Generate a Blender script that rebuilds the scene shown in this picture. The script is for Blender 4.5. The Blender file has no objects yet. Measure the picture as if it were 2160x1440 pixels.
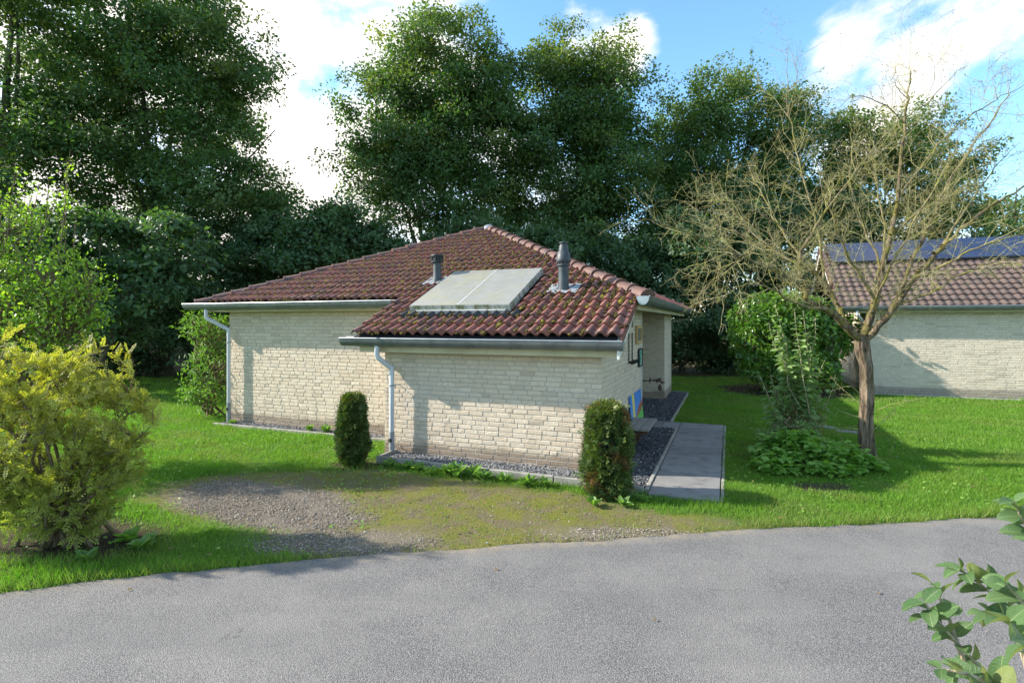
import bpy, bmesh, math, random
import numpy as np
from mathutils import Vector, Matrix

SC = bpy.context.scene
COL = SC.collection
random.seed(7)
R = np.random.default_rng(7)

# ------------------------------------------------------------------ camera, sky, sun, exposure
F, H = 1150.0, 2.2                       # focal length in photo pixels, eye height in metres
cam = bpy.data.cameras.new('camera')
cam.sensor_width = 36.0
cam.lens = 36.0 * F / 2160.0
cam.shift_y = -40.0 / 2160.0
cam.clip_start, cam.clip_end = 0.05, 2000.0
cam_o = bpy.data.objects.new('camera', cam)
cam_o.location = (0, 0, H)
cam_o.rotation_euler = (math.radians(90), 0, 0)
COL.objects.link(cam_o)
SC.camera = cam_o

SUN_TO = Vector((-1.727, 0.149, 1.06)).normalized()      # direction towards the sun
SUN_EL = math.asin(SUN_TO.z)
SUN_AZ = math.atan2(SUN_TO.x, SUN_TO.y)                  # clockwise from +Y

world = bpy.data.worlds.new('World')
SC.world = world
world.use_nodes = True
wt = world.node_tree
wt.nodes.clear()


def wn(kind, **kw):
    n = wt.nodes.new(kind)
    for k, v in kw.items():
        setattr(n, k, v)
    return n


def wmath(op, a, b=None, c=None):
    n = wn('ShaderNodeMath', operation=op)
    for i, v in enumerate((a, b, c)):
        if v is None:
            continue
        if isinstance(v, (int, float)):
            n.inputs[i].default_value = v
        else:
            wt.links.new(v, n.inputs[i])
    return n.outputs[0]


w_out = wn('ShaderNodeOutputWorld')
w_bg = wn('ShaderNodeBackground')
w_bg.inputs['Strength'].default_value = 0.15
w_sky = wn('ShaderNodeTexSky', sky_type='NISHITA')
w_sky.sun_disc = False
w_sky.sun_elevation = SUN_EL
w_sky.sun_rotation = SUN_AZ
w_sky.air_density = 1.0
w_sky.dust_density = 0.4
w_sky.ozone_density = 1.4
w_tc = wn('ShaderNodeTexCoord')
w_map = wn('ShaderNodeMapping')
w_map.inputs['Scale'].default_value = (1.0, 1.0, 1.7)
wt.links.new(w_tc.outputs['Generated'], w_map.inputs['Vector'])
w_noise = wn('ShaderNodeTexNoise')
w_noise.inputs['Scale'].default_value = 4.2
w_noise.inputs['Detail'].default_value = 9.0
w_noise.inputs['Roughness'].default_value = 0.6
w_noise.inputs['Distortion'].default_value = 0.25
wt.links.new(w_map.outputs[0], w_noise.inputs['Vector'])


def sky_dir(px, py):
    return Vector(((px - 1080) / F, 1.0, (680 - py) / F)).normalized()


dens = wmath('MULTIPLY', wmath('SUBTRACT', w_noise.outputs['Fac'], 0.5), 4.6)
dens = wmath('ADD', dens, 0.26)
# where the clouds of that hour stood: (direction, radius in degrees, weight)
for (px, py, deg, wgt) in ((420, 160, 34, 0.85), (560, 430, 18, 0.4), (1270, 80, 6.5, 1.35), (1350, 125, 5.0, 0.9), (1230, 60, 4, .5),
                           (1480, 60, 20, -0.95), (1150, 40, 9, -0.45), (1560, 190, 8, -0.4), (1800, 190, 9.0, 0.75), (1720, 130, 5, .55),
                           (1960, 130, 11, 0.38), (2130, 130, 8, 0.08), (2110, 330, 8, -0.65), (700, 230, 5, -0.55)):
    c = sky_dir(px, py)
    d = wn('ShaderNodeVectorMath', operation='DOT_PRODUCT')
    nrm = wn('ShaderNodeVectorMath', operation='NORMALIZE')
    wt.links.new(w_tc.outputs['Generated'], nrm.inputs[0])
    wt.links.new(nrm.outputs[0], d.inputs[0])
    d.inputs[1].default_value = c
    mr = wn('ShaderNodeMapRange', interpolation_type='SMOOTHSTEP')
    mr.inputs['From Min'].default_value = math.cos(math.radians(deg))
    mr.inputs['From Max'].default_value = math.cos(math.radians(deg * 0.08))
    wt.links.new(d.outputs['Value'], mr.inputs['Value'])
    dens = wmath('ADD', dens, wmath('MULTIPLY', mr.outputs[0], wgt))
cr = wn('ShaderNodeMapRange', interpolation_type='SMOOTHSTEP')
cr.inputs['From Min'].default_value = 0.05
cr.inputs['From Max'].default_value = 1.05
wt.links.new(dens, cr.inputs['Value'])
w_mix = wn('ShaderNodeMix', data_type='RGBA')
wt.links.new(cr.outputs[0], w_mix.inputs[0])
w_tint = wn('ShaderNodeMix', data_type='RGBA', blend_type='MULTIPLY')
w_tint.inputs[0].default_value = 1.0
wt.links.new(w_sky.outputs[0], w_tint.inputs[6])
w_tint.inputs[7].default_value = (0.70, 0.93, 1.0, 1)
wt.links.new(w_tint.outputs[2], w_mix.inputs[6])
w_n2 = wn('ShaderNodeTexNoise')
w_n2.inputs['Scale'].default_value = 7.0
w_n2.inputs['Detail'].default_value = 6.0
wt.links.new(w_map.outputs[0], w_n2.inputs['Vector'])
w_cc = wn('ShaderNodeMix', data_type='RGBA')
wt.links.new(w_n2.outputs['Fac'], w_cc.inputs[0])
w_cc.inputs[6].default_value = (2.9, 2.85, 2.8, 1)
w_cc.inputs[7].default_value = (5.1, 4.8, 4.35, 1)
wt.links.new(w_cc.outputs[2], w_mix.inputs[7])
wt.links.new(w_mix.outputs[2], w_bg.inputs['Color'])
wt.links.new(w_bg.outputs[0], w_out.inputs['Surface'])

sun = bpy.data.lights.new('sun', 'SUN')
sun.energy = 4.1
sun.angle = math.radians(0.9)
sun.color = (1.0, 0.93, 0.82)
sun_o = bpy.data.objects.new('sun', sun)
sun_o.rotation_euler = SUN_TO.to_track_quat('Z', 'Y').to_euler()
sun_o.location = (-30, 5, 25)
COL.objects.link(sun_o)

SC.view_settings.view_transform = 'Standard'
SC.view_settings.look = 'None'
SC.view_settings.gamma = 1.0
SC.view_settings.exposure = 1.36
SC.view_settings.use_curve_mapping = False
SC.render.engine = 'CYCLES'
SC.cycles.use_denoising = True
SC.cycles.max_bounces = 6
SC.cycles.transparent_max_bounces = 6
SC.cycles.sample_clamp_indirect = 6

# ------------------------------------------------------------------ the place's coordinates
TH = math.atan(458 / 1150.0)             # the houses stand turned by this angle
UX, UY = math.cos(TH), -math.sin(TH)     # along the front, to the right
VX, VY = math.sin(TH), math.cos(TH)      # into the depth
CX, CY = 188 / 322 * H, H * F / 322      # near corner of the extension


def hw(x, y):                            # house frame -> world
    return (CX + UX * x + VX * y, CY + UY * x + VY * y)


def hl(X, Y):                            # world -> house frame (arrays allowed)
    dx, dy = X - CX, Y - CY
    return UX * dx + UY * dy, VX * dx + VY * dy


def pt(px, py, d):                       # a point seen in that direction at depth d
    return np.array([(px - 1080) / F * d, d, H + (680 - py) / F * d])


# ------------------------------------------------------------------ object helpers
def setp(o, label=None, cat=None, group=None, kind=None):
    if label: o['label'] = label
    if cat: o['category'] = cat
    if group: o['group'] = group
    if kind: o['kind'] = kind
    return o


def link(o, parent=None):
    COL.objects.link(o)
    if parent is not None:
        o.parent = parent
    return o


def empty(name, loc=(0, 0, 0), rz=0.0):
    o = bpy.data.objects.new(name, None)
    o.empty_display_size = 0.2
    o.location = loc
    o.rotation_euler = (0, 0, rz)
    return link(o)


def npmesh(name, V, Fc, mat=None, smooth=False, attrs=None):
    V = np.asarray(V, dtype=np.float32).reshape(-1, 3)
    Fc = np.asarray(Fc, dtype=np.int32)
    me = bpy.data.meshes.new(name)
    n, (m, k) = len(V), Fc.shape
    me.vertices.add(n)
    me.vertices.foreach_set('co', V.ravel())
    me.loops.add(m * k)
    me.loops.foreach_set('vertex_index', Fc.ravel())
    me.polygons.add(m)
    me.polygons.foreach_set('loop_start', np.arange(0, m * k, k, dtype=np.int32))
    me.polygons.foreach_set('loop_total', np.full(m, k, dtype=np.int32))
    me.polygons.foreach_set('use_smooth', np.full(m, bool(smooth)))
    if attrs:
        for an, av in attrs.items():
            a = me.attributes.new(an, 'FLOAT', 'POINT')
            a.data.foreach_set('value', np.asarray(av, dtype=np.float32))
    me.update(calc_edges=True)
    if mat: me.materials.append(mat)
    return me


def npobj(name, V, Fc, mat, parent=None, smooth=False, attrs=None):
    return link(bpy.data.objects.new(name, npmesh(name, V, Fc, mat, smooth, attrs)), parent)


class MB:
    """collects faces of any size"""
    def __init__(self):
        self.v, self.f = [], []

    def add(self, verts, faces):
        b = len(self.v)
        self.v += [tuple(p) for p in verts]
        self.f += [tuple(i + b for i in q) for q in faces]

    def box(self, a, b):
        (x0, y0, z0), (x1, y1, z1) = a, b
        self.add([(x0, y0, z0), (x1, y0, z0), (x1, y1, z0), (x0, y1, z0), (x0, y0, z1), (x1, y0, z1), (x1, y1, z1), (x0, y1, z1)],
                 [(0, 3, 2, 1), (4, 5, 6, 7), (0, 1, 5, 4), (1, 2, 6, 5), (2, 3, 7, 6), (3, 0, 4, 7)])

    def tube(self, pts, r, n=10, caps=True):
        pts = [Vector(p) for p in pts]
        rr = r if isinstance(r, (list, tuple)) else [r] * len(pts)
        rings = []
        for i, p in enumerate(pts):
            t = (pts[min(i + 1, len(pts) - 1)] - pts[max(i - 1, 0)]).normalized()
            ref = Vector((0, 0, 1)) if abs(t.z) < 0.9 else Vector((1, 0, 0))
            a = t.cross(ref).normalized(); b = t.cross(a)
            rings.append([p + (a * math.cos(2 * math.pi * k / n) + b * math.sin(2 * math.pi * k / n)) * rr[i] for k in range(n)])
        vs = [q for ring in rings for q in ring]
        fs = [(i * n + k, i * n + (k + 1) % n, (i + 1) * n + (k + 1) % n, (i + 1) * n + k) for i in range(len(pts) - 1) for k in range(n)]
        if caps:
            fs += [tuple(range(n))[::-1], tuple((len(pts) - 1) * n + k for k in range(n))]
        self.add(vs, fs)

    def lathe(self, prof, c, n=20):
        vs = [(c[0] + r * math.cos(2 * math.pi * k / n), c[1] + r * math.sin(2 * math.pi * k / n), c[2] + z) for r, z in prof for k in range(n)]
        fs = [(i * n + k, i * n + (k + 1) % n, (i + 1) * n + (k + 1) % n, (i + 1) * n + k) for i in range(len(prof) - 1) for k in range(n)]
        fs += [tuple(range(n))[::-1], tuple((len(prof) - 1) * n + k for k in range(n))]
        self.add(vs, fs)

    def mesh(self, name, mat, smooth=False, bevel=0.0):
        me = bpy.data.meshes.new(name)
        me.from_pydata(self.v, [], self.f)
        if bevel:
            bm = bmesh.new(); bm.from_mesh(me)
            bmesh.ops.bevel(bm, geom=bm.edges[:], offset=bevel, segments=1, affect='EDGES', clamp_overlap=True)
            bm.to_mesh(me); bm.free()
        if smooth:
            me.polygons.foreach_set('use_smooth', np.ones(len(me.polygons), dtype=bool))
            try: me.set_sharp_from_angle(angle=math.radians(40))
            except Exception: pass
        me.update()
        if mat: me.materials.append(mat)
        return me

    def obj(self, name, mat, parent=None, smooth=False, bevel=0.0):
        return link(bpy.data.objects.new(name, self.mesh(name, mat, smooth, bevel)), parent)


class TB:
    """collects many thin tubes fast"""
    def __init__(self):
        self.V, self.F, self.n = [], [], 0

    def add(self, P, r, sides=5):
        P = np.asarray(P, float)
        m = len(P)
        r = np.broadcast_to(np.asarray(r, float), (m,))
        T = np.empty_like(P)
        T[1:-1] = P[2:] - P[:-2]; T[0] = P[1] - P[0]; T[-1] = P[-1] - P[-2]
        T /= np.linalg.norm(T, axis=1)[:, None] + 1e-9
        mt = T.mean(0)
        ref = np.array([0, 0, 1.0]) if abs(mt[2]) < 0.75 else np.array([1.0, 0.3, 0])
        A = np.cross(T, ref); A /= np.linalg.norm(A, axis=1)[:, None] + 1e-9
        B = np.cross(T, A)
        ang = np.arange(sides) * 2 * np.pi / sides
        ring = P[:, None, :] + r[:, None, None] * (np.cos(ang)[None, :, None] * A[:, None, :] + np.sin(ang)[None, :, None] * B[:, None, :])
        self.V.append(ring.reshape(-1, 3))
        i = np.arange(m - 1)[:, None] * sides; k = np.arange(sides)[None, :]; k2 = (k + 1) % sides
        q = np.stack([i + k, i + k2, i + sides + k2, i + sides + k], -1).reshape(-1, 4)
        self.F.append(q + self.n)
        self.n += m * sides

    def obj(self, name, mat, parent=None):
        return npobj(name, np.concatenate(self.V), np.concatenate(self.F), mat, parent, smooth=True)


# ------------------------------------------------------------------ materials
class NM:
    def __init__(self, name):
        self.m = bpy.data.materials.new(name); self.m.use_nodes = True
        self.t = self.m.node_tree; self.t.nodes.clear()
        self.out = self.n('ShaderNodeOutputMaterial')

    def n(self, kind, ins=None, **kw):
        x = self.t.nodes.new(kind)
        for k, v in kw.items(): setattr(x, k, v)
        for k, v in (ins or {}).items():
            s = x.inputs[k]
            if hasattr(v, 'is_output'): self.t.links.new(v, s)
            else: s.default_value = v
        return x

    def math(self, op, a, b=0.0, c=0.0):
        x = self.n('ShaderNodeMath', {0: a, 1: b, 2: c}, operation=op)
        return x.outputs[0]

    def mix(self, fac, a, b, blend='MIX'):
        x = self.n('ShaderNodeMix', {0: fac, 6: a if hasattr(a, 'is_output') else (*a, 1), 7: b if hasattr(b, 'is_output') else (*b, 1)}, data_type='RGBA', blend_type=blend)
        return x.outputs[2]

    def noise(self, scale, detail=4, rough=0.55, coord='Object', vec=None, dist=0.0, scl=None):
        if vec is None:
            vec = self.n('ShaderNodeTexCoord').outputs[coord]
        if scl:
            vec = self.n('ShaderNodeMapping', {'Vector': vec, 'Scale': scl}).outputs[0]
        return self.n('ShaderNodeTexNoise', {'Vector': vec, 'Scale': scale, 'Detail': detail, 'Roughness': rough, 'Distortion': dist}).outputs['Fac']

    def rng(self, v, a, b, c=0.0, d=1.0):
        return self.n('ShaderNodeMapRange', {'Value': v, 'From Min': a, 'From Max': b, 'To Min': c, 'To Max': d}, interpolation_type='SMOOTHSTEP').outputs[0]

    def rand(self):
        g = self.n('ShaderNodeNewGeometry').outputs['Random Per Island']
        o = self.n('ShaderNodeObjectInfo').outputs['Random']
        return self.math('FRACT', self.math('ADD', g, o))

    def bump(self, h, strength=0.3, dist=0.01, normal=None):
        ins = {'Height': h, 'Strength': strength, 'Distance': dist}
        if normal is not None: ins['Normal'] = normal
        return self.n('ShaderNodeBump', ins).outputs[0]

    def done(self, col, rough=0.8, normal=None, spec=0.4, metal=0.0, **kw):
        ins = {'Base Color': col if hasattr(col, 'is_output') else (*col, 1), 'Roughness': rough, 'Specular IOR Level': spec, 'Metallic': metal}
        ins.update(kw)
        if normal is not None: ins['Normal'] = normal
        p = self.n('ShaderNodeBsdfPrincipled', ins)
        self.t.links.new(p.outputs[0], self.out.inputs['Surface'])
        return self.m


def simple(name, col, col2=None, scale=6.0, rough=0.75, bump=0.2, bscale=40, bdist=0.004, spec=0.4, metal=0.0):
    k = NM(name)
    c = k.mix(k.rng(k.noise(scale), 0.35, 0.68), col, col2 or tuple(v * 0.75 for v in col))
    return k.done(c, rough, k.bump(k.noise(bscale), bump, bdist), spec, metal)


def leaf_mat(name, c1, c2, c3=None, rough=0.5, trans=0.35, spec=0.35):
    k = NM(name)
    r = k.rand()
    tint = k.n('ShaderNodeAttribute', attribute_name='tint').outputs['Fac']
    c = k.mix(r, c1, c2)
    if c3: c = k.mix(k.math('MULTIPLY', tint, 1.0), c, c3)
    p = k.n('ShaderNodeBsdfPrincipled', {'Base Color': c, 'Roughness': rough, 'Specular IOR Level': spec})
    tc = k.mix(0.75, c, (1.35, 1.5, 0.45), 'MULTIPLY')
    tc = k.mix(1.0, tc, (1.5, 1.6, 1.0), 'MULTIPLY')
    t = k.n('ShaderNodeBsdfTranslucent', {'Color': tc})
    m = k.n('ShaderNodeMixShader', {0: trans, 1: p.outputs[0], 2: t.outputs[0]})
    k.t.links.new(m.outputs[0], k.out.inputs['Surface'])
    return k.m


M = {}


def brick_mat(name, c_lo, c_hi, c_alt, base_z=None, plinth=None):
    k = NM(name)
    r = k.rand()
    gc = k.n('ShaderNodeTexCoord').outputs['Object']
    pos = k.n('ShaderNodeNewGeometry').outputs['Position']
    c = k.mix(r, c_lo, c_hi)
    c = k.mix(k.rng(k.math('FRACT', k.math('MULTIPLY', r, 7.31)), 0.7, 1.0), c, c_alt)
    c = k.mix(k.rng(k.math('FRACT', k.math('MULTIPLY', r, 23.7)), 0.9, 0.97, 0, .7), c, tuple(v * .78 for v in c_lo))
    n1 = k.noise(14, 5, 0.6, vec=pos)
    c = k.mix(k.rng(n1, 0.45, 0.75, 0, 0.45), c, tuple(v * 0.72 for v in c_lo))
    c = k.mix(k.rng(k.noise(1.6, 5, 0.65, vec=pos, scl=(1, 1, .3)), 0.5, 0.75, 0, 0.28), c, (0.30, 0.265, 0.20))
    if plinth:
        z = k.n('ShaderNodeSeparateXYZ', {0: pos}).outputs['Z']
        zz = k.math('ADD', z, k.math('MULTIPLY', k.noise(2.2, 3, vec=pos), 0.22))
        zz2 = k.math('ADD', z, k.math('MULTIPLY', k.noise(3.1, 4, vec=pos), 0.9))
        c = k.mix(k.rng(zz2, 0.35, 0.85, 0.55, 0.0), c, (0.33, 0.25, 0.16))       # splash dirt above the plinth
        c = k.mix(k.rng(zz, 0.27, 0.38, 1.0, 0.0), c, plinth)
    hgt = k.math('ADD', k.math('MULTIPLY', k.noise(26, 5, 0.62, vec=pos, dist=0.8, scl=(1, 1, 1.9)), 1.0), k.math('MULTIPLY', k.noise(130, 3, vec=pos), 0.25))
    return k.done(c, 0.9, k.bump(hgt, 0.7, 0.014), 0.2)


M['brick'] = brick_mat('cream_brick', (0.575, 0.465, 0.35), (0.66, 0.55, 0.425), (0.60, 0.505, 0.40), plinth=(0.27, 0.205, 0.15))
M['brick_far'] = brick_mat('white_brick', (0.57, 0.48, 0.37), (0.645, 0.55, 0.435), (0.60, 0.52, 0.415), plinth=(0.28, 0.235, 0.185))
M['mortar'] = simple('mortar', (0.44, 0.40, 0.345), (0.36, 0.33, 0.285), 9, 0.95, 0.5, 120)


def tile_mat(name, a, b, dark, lichen=0.35):
    k = NM(name)
    pos = k.n('ShaderNodeNewGeometry').outputs['Position']
    r = k.rand()
    c = k.mix(r, a, b)
    c = k.mix(k.rng(k.noise(3.0, 5, 0.6, vec=pos), 0.42, 0.68), c, dark)
    c = k.mix(k.rng(k.noise(24, 4, 0.7, vec=pos), 0.5, 0.72, 0, 0.75), c, (0.045, 0.035, 0.03))
    c = k.mix(k.rng(k.noise(11, 6, 0.7, vec=pos), 0.66, 0.74, 0, lichen), c, (0.5, 0.47, 0.42))
    c = k.mix(k.rng(k.noise(17, 5, 0.7, vec=pos), 0.62, 0.72, 0, 0.7), c, (0.085, 0.075, 0.03))
    hgt = k.math('ADD', k.noise(70, 4, 0.6, vec=pos), k.math('MULTIPLY', k.noise(16, 3, vec=pos), 0.6))
    return k.done(c, k.rng(k.noise(8, vec=pos), 0.3, 0.7, 0.42, 0.75), k.bump(hgt, 0.5, 0.006), 0.45)


M['tile'] = tile_mat('red_concrete_tile', (0.180, 0.060, 0.046), (0.260, 0.092, 0.066), (0.110, 0.053, 0.046))
M['tile_far'] = tile_mat('brown_concrete_tile', (0.105, 0.070, 0.058), (0.140, 0.092, 0.075), (0.08, 0.06, 0.052), 0.75)
M['ridge'] = tile_mat('hip_cap_clay', (0.120, 0.058, 0.046), (0.170, 0.085, 0.066), (0.085, 0.055, 0.048), 0.9)
M['tile_black'] = tile_mat('flashing_tile', (0.03, 0.032, 0.035), (0.045, 0.045, 0.05), (0.02, 0.022, 0.024), 0.4)
M['felt'] = simple('roof_underlay', (0.03, 0.03, 0.035), rough=0.9)
M['zinc'] = simple('weathered_zinc', (0.20, 0.215, 0.22), (0.15, 0.162, 0.168), 5, 0.45, 0.12, 30, 0.003, 0.5, 0.55)
M['zinc_bright'] = simple('zinc_rim', (0.42, 0.44, 0.46), (0.35, 0.36, 0.38), 5, 0.35, 0.05, 30, 0.003, 0.5, 0.6)
M['pvc'] = simple('pale_grey_pipe', (0.55, 0.57, 0.60), (0.47, 0.49, 0.52), 3, 0.4, 0.08, 40, 0.002, 0.5)
M['pvc_dark'] = simple('grey_pipe', (0.27, 0.29, 0.31), (0.22, 0.235, 0.25), 4, 0.5, 0.1)
M['fascia'] = simple('cream_fascia_paint', (0.52, 0.46, 0.30), (0.43, 0.38, 0.24), 3, 0.55, 0.1, 30)
M['white_board'] = simple('white_verge_board', (0.66, 0.65, 0.60), (0.58, 0.57, 0.52), 4, 0.5, 0.1)
M['flue'] = simple('grey_green_flue', (0.050, 0.062, 0.070), (0.036, 0.045, 0.052), 8, 0.5, 0.15, 60)
M['flue_dark'] = simple('dark_flue', (0.022, 0.026, 0.03), (0.015, 0.018, 0.02), 8, 0.55, 0.15)
M['black'] = simple('black_iron', (0.02, 0.02, 0.022), rough=0.6)
M['dark_gap'] = simple('dark_opening', (0.012, 0.012, 0.012), rough=0.9)
M['kerb'] = simple('concrete_edging', (0.33, 0.31, 0.27), (0.21, 0.20, 0.165), 7, 0.92, 0.5, 70)
M['wood'] = simple('grey_bench_wood', (0.25, 0.245, 0.23), (0.17, 0.165, 0.155), 12, 0.8, 0.4, 60)
M['wood_brown'] = simple('brown_timber', (0.11, 0.055, 0.032), (0.07, 0.035, 0.02), 10, 0.8, 0.4)
M['pine'] = simple('varnished_pine', (0.52, 0.36, 0.17), (0.45, 0.29, 0.12), 10, 0.55, 0.2)
M['rust'] = simple('rusty_iron', (0.09, 0.05, 0.035), (0.04, 0.03, 0.025), 20, 0.85, 0.4)

k = NM('collector_glass')
pos = k.n('ShaderNodeTexCoord').outputs['Object']
c = k.mix(k.rng(k.noise(2.2, 5, 0.6, vec=pos), 0.4, 0.66), (0.255, 0.25, 0.225), (0.265, 0.255, 0.19))
c = k.mix(k.rng(k.noise(9, 5, 0.7, vec=pos), 0.5, 0.75, 0, 0.2), c, (0.20, 0.20, 0.175))
M['collector'] = k.done(c, k.rng(k.noise(5, vec=pos), .3, .7, .22, .42), k.bump(k.noise(60, vec=pos), 0.06, 0.003), 0.6)
k = NM('grimy_collector_edge')
pos = k.n('ShaderNodeTexCoord').outputs['Object']
c = k.mix(k.rng(k.noise(9, 5, 0.7, vec=pos, scl=(1, 1, 0.25)), 0.38, 0.62), (0.46, 0.46, 0.43), (0.16, 0.17, 0.085))
M['collector_edge'] = k.done(c, 0.7, None, 0.3)
M['white_metal'] = simple('white_aluminium', (0.45, 0.45, 0.44), (0.38, 0.38, 0.37), 5, 0.4, 0.05)
k = NM('photovoltaic_glass')
M['pv'] = k.done(k.mix(k.rng(k.noise(1.5), .3, .7), (0.014, 0.022, 0.055), (0.02, 0.03, 0.07)), 0.12, None, 0.6)

# slabs
k = NM('concrete_slab')
pos = k.n('ShaderNodeNewGeometry').outputs['Position']
c = k.mix(k.rand(), (0.19, 0.187, 0.18), (0.25, 0.245, 0.235))
c = k.mix(k.rng(k.noise(4, 6, 0.65, vec=pos), 0.45, 0.7, 0, 0.7), c, (0.12, 0.117, 0.11))
c = k.mix(k.rng(k.noise(22, 4, 0.7, vec=pos), 0.6, 0.75, 0, 0.5), c, (0.40, 0.39, 0.37))
M['slab'] = k.done(c, 0.9, k.bump(k.noise(120, 4, vec=pos), 0.4, 0.004), 0.25)

# asphalt
k = NM('aged_asphalt')
pos = k.n('ShaderNodeNewGeometry').outputs['Position']
vor = k.n('ShaderNodeTexVoronoi', {'Vector': pos, 'Scale': 125.0, 'Randomness': 1.0})
vd = vor.outputs['Distance']
vr = k.n('ShaderNodeSeparateColor', {0: vor.outputs['Color']}).outputs[0]
c = k.mix(vr, (0.205, 0.190, 0.177), (0.30, 0.279, 0.259))
c = k.mix(k.rng(vr, 0.88, 0.98), c, (0.36, 0.35, 0.335))
c = k.mix(k.rng(vd, 0.28, 0.6), c, (0.085, 0.083, 0.083))
c = k.mix(k.rng(k.noise(0.9, 5, 0.6, vec=pos), 0.35, 0.7, 0, 0.35), c, (0.28, 0.263, 0.24))
c = k.mix(k.rng(k.noise(0.45, 4, 0.6, vec=pos), 0.45, 0.72, 0, 0.22), c, (0.135, 0.13, 0.127))
c = k.mix(k.rng(k.noise(2.6, 5, 0.7, vec=pos), 0.64, 0.75, 0, 0.40), c, (0.27, 0.235, 0.175))
c = k.mix(k.rng(k.noise(1.1, 4, 0.6, vec=pos, scl=(.16, 1.6, 1)), 0.45, 0.7, 0, 0.30), c, (0.12, 0.116, 0.112))
c = k.mix(k.rng(k.noise(6, 4, 0.6, vec=pos), 0.70, 0.78, 0, 0.5), c, (0.10, 0.095, 0.09))
crk = k.n('ShaderNodeTexVoronoi', {'Vector': k.n('ShaderNodeVectorMath', {0: pos, 1: k.n('ShaderNodeTexNoise', {'Vector': pos, 'Scale': 3.0, 'Detail': 5.0}).outputs['Color']}, operation='ADD').outputs[0], 'Scale': 0.55}, feature='DISTANCE_TO_EDGE').outputs['Distance']
c = k.mix(k.math('MULTIPLY', k.rng(crk, 0.0, 0.006, 0.55, 0.0), k.rng(k.noise(0.7, 3, vec=pos), 0.5, 0.62)), c, (0.05, 0.048, 0.046))
edge_ = k.n('ShaderNodeAttribute', attribute_name='edge').outputs['Fac']
c = k.mix(k.math('MULTIPLY', edge_, k.rng(k.noise(7, 5, 0.7, vec=pos), 0.35, 0.65)), c, (0.26, 0.215, 0.15))
hgt = k.math('SUBTRACT', k.math('MULTIPLY', k.noise(40, 3, vec=pos), 0.3), vd)
M['asphalt'] = k.done(c, 0.85, k.bump(hgt, 0.55, 0.008), 0.35)

# soil with moss, gravel dust and lawn thatch, weighted by what lies where
k = NM('ground')
pos = k.n('ShaderNodeNewGeometry').outputs['Position']
A = lambda n: k.n('ShaderNodeAttribute', attribute_name=n).outputs['Fac']
lawn = k.mix(k.rng(k.noise(1.3, 5, 0.6, vec=pos), 0.35, 0.7), (0.060, 0.13, 0.014), (0.10, 0.165, 0.024))
lawn = k.mix(k.rng(k.noise(30, 4, 0.6, vec=pos), 0.45, 0.7, 0, 0.6), lawn, (0.028, 0.055, 0.010))
moss = k.mix(k.rng(k.noise(2.6, 6, 0.65, vec=pos), 0.36, 0.66), (0.165, 0.165, 0.028), (0.165, 0.125, 0.085))
moss = k.mix(k.rng(k.noise(38, 4, 0.7, vec=pos), 0.45, 0.7, 0, 0.7), moss, (0.062, 0.058, 0.022))
moss = k.mix(k.rng(k.noise(5, 5, 0.7, vec=pos), 0.6, 0.75, 0, 0.6), moss, (0.16, 0.085, 0.045))
moss = k.mix(k.rng(k.noise(110, 2, 0.5, vec=pos), 0.64, 0.72, 0, 0.6), moss, (0.24, 0.22, 0.185))
dust = k.mix(k.rng(k.noise(60, 4, 0.7, vec=pos), 0.35, 0.65), (0.22, 0.185, 0.145), (0.12, 0.10, 0.075))
soil = k.mix(k.rng(k.noise(40, 4, 0.7, vec=pos), 0.35, 0.65), (0.075, 0.052, 0.034), (0.04, 0.03, 0.02))
c = k.mix(A('moss'), lawn, moss)
c = k.mix(A('gravel'), c, dust)
c = k.mix(A('soil'), c, soil)
M['ground'] = k.done(c, 0.95, k.bump(k.noise(80, 5, 0.7, vec=pos), 0.8, 0.02), 0.15)

M['gravel_grey'] = None
for nm, a, b in (('blue_grey_gravel', (0.035, 0.038, 0.045), (0.135, 0.14, 0.15)), ('driveway_gravel', (0.15, 0.12, 0.09), (0.36, 0.305, 0.245)), ('grey_gravel', (0.09, 0.09, 0.095), (0.28, 0.275, 0.27))):
    k = NM(nm)
    r = k.rand()
    c = k.mix(r, a, b)
    c = k.mix(k.rng(k.math('FRACT', k.math('MULTIPLY', r, 13.7)), .95, .99), c, (0.36, 0.35, 0.33))
    M[nm] = k.done(c, 0.85, k.bump(k.noise(150), 0.3, 0.003), 0.3)

k = NM('grass_blade')
r = k.rand()
pos = k.n('ShaderNodeNewGeometry').outputs['Position']
tint = k.n('ShaderNodeAttribute', attribute_name='tint').outputs['Fac']
c = k.mix(r, (0.075, 0.195, 0.013), (0.16, 0.33, 0.027))
c = k.mix(k.rng(k.noise(0.9, 5, 0.6, vec=pos), 0.4, 0.7, 0, 0.6), c, (0.155, 0.245, 0.032))
c = k.mix(tint, c, (0.24, 0.205, 0.085))
p = k.n('ShaderNodeBsdfPrincipled', {'Base Color': c, 'Roughness': 0.55, 'Specular IOR Level': 0.3})
t = k.n('ShaderNodeBsdfTranslucent', {'Color': k.mix(1.0, c, (1.4, 1.6, 0.8), 'MULTIPLY')})
mx = k.n('ShaderNodeMixShader', {0: 0.4, 1: p.outputs[0], 2: t.outputs[0]})
k.t.links.new(mx.outputs[0], k.out.inputs['Surface'])
M['grass'] = k.m

k = NM('roof_moss')
r = k.rand()
c = k.mix(r, (0.045, 0.034, 0.016), (0.120, 0.095, 0.028))
c = k.mix(k.rng(k.math('FRACT', k.math('MULTIPLY', r, 9.7)), 0.90, 0.97), c, (0.20, 0.18, 0.025))
M['moss'] = k.done(c, 0.95, k.bump(k.noise(90), 1.0, 0.02), 0.1)

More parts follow.
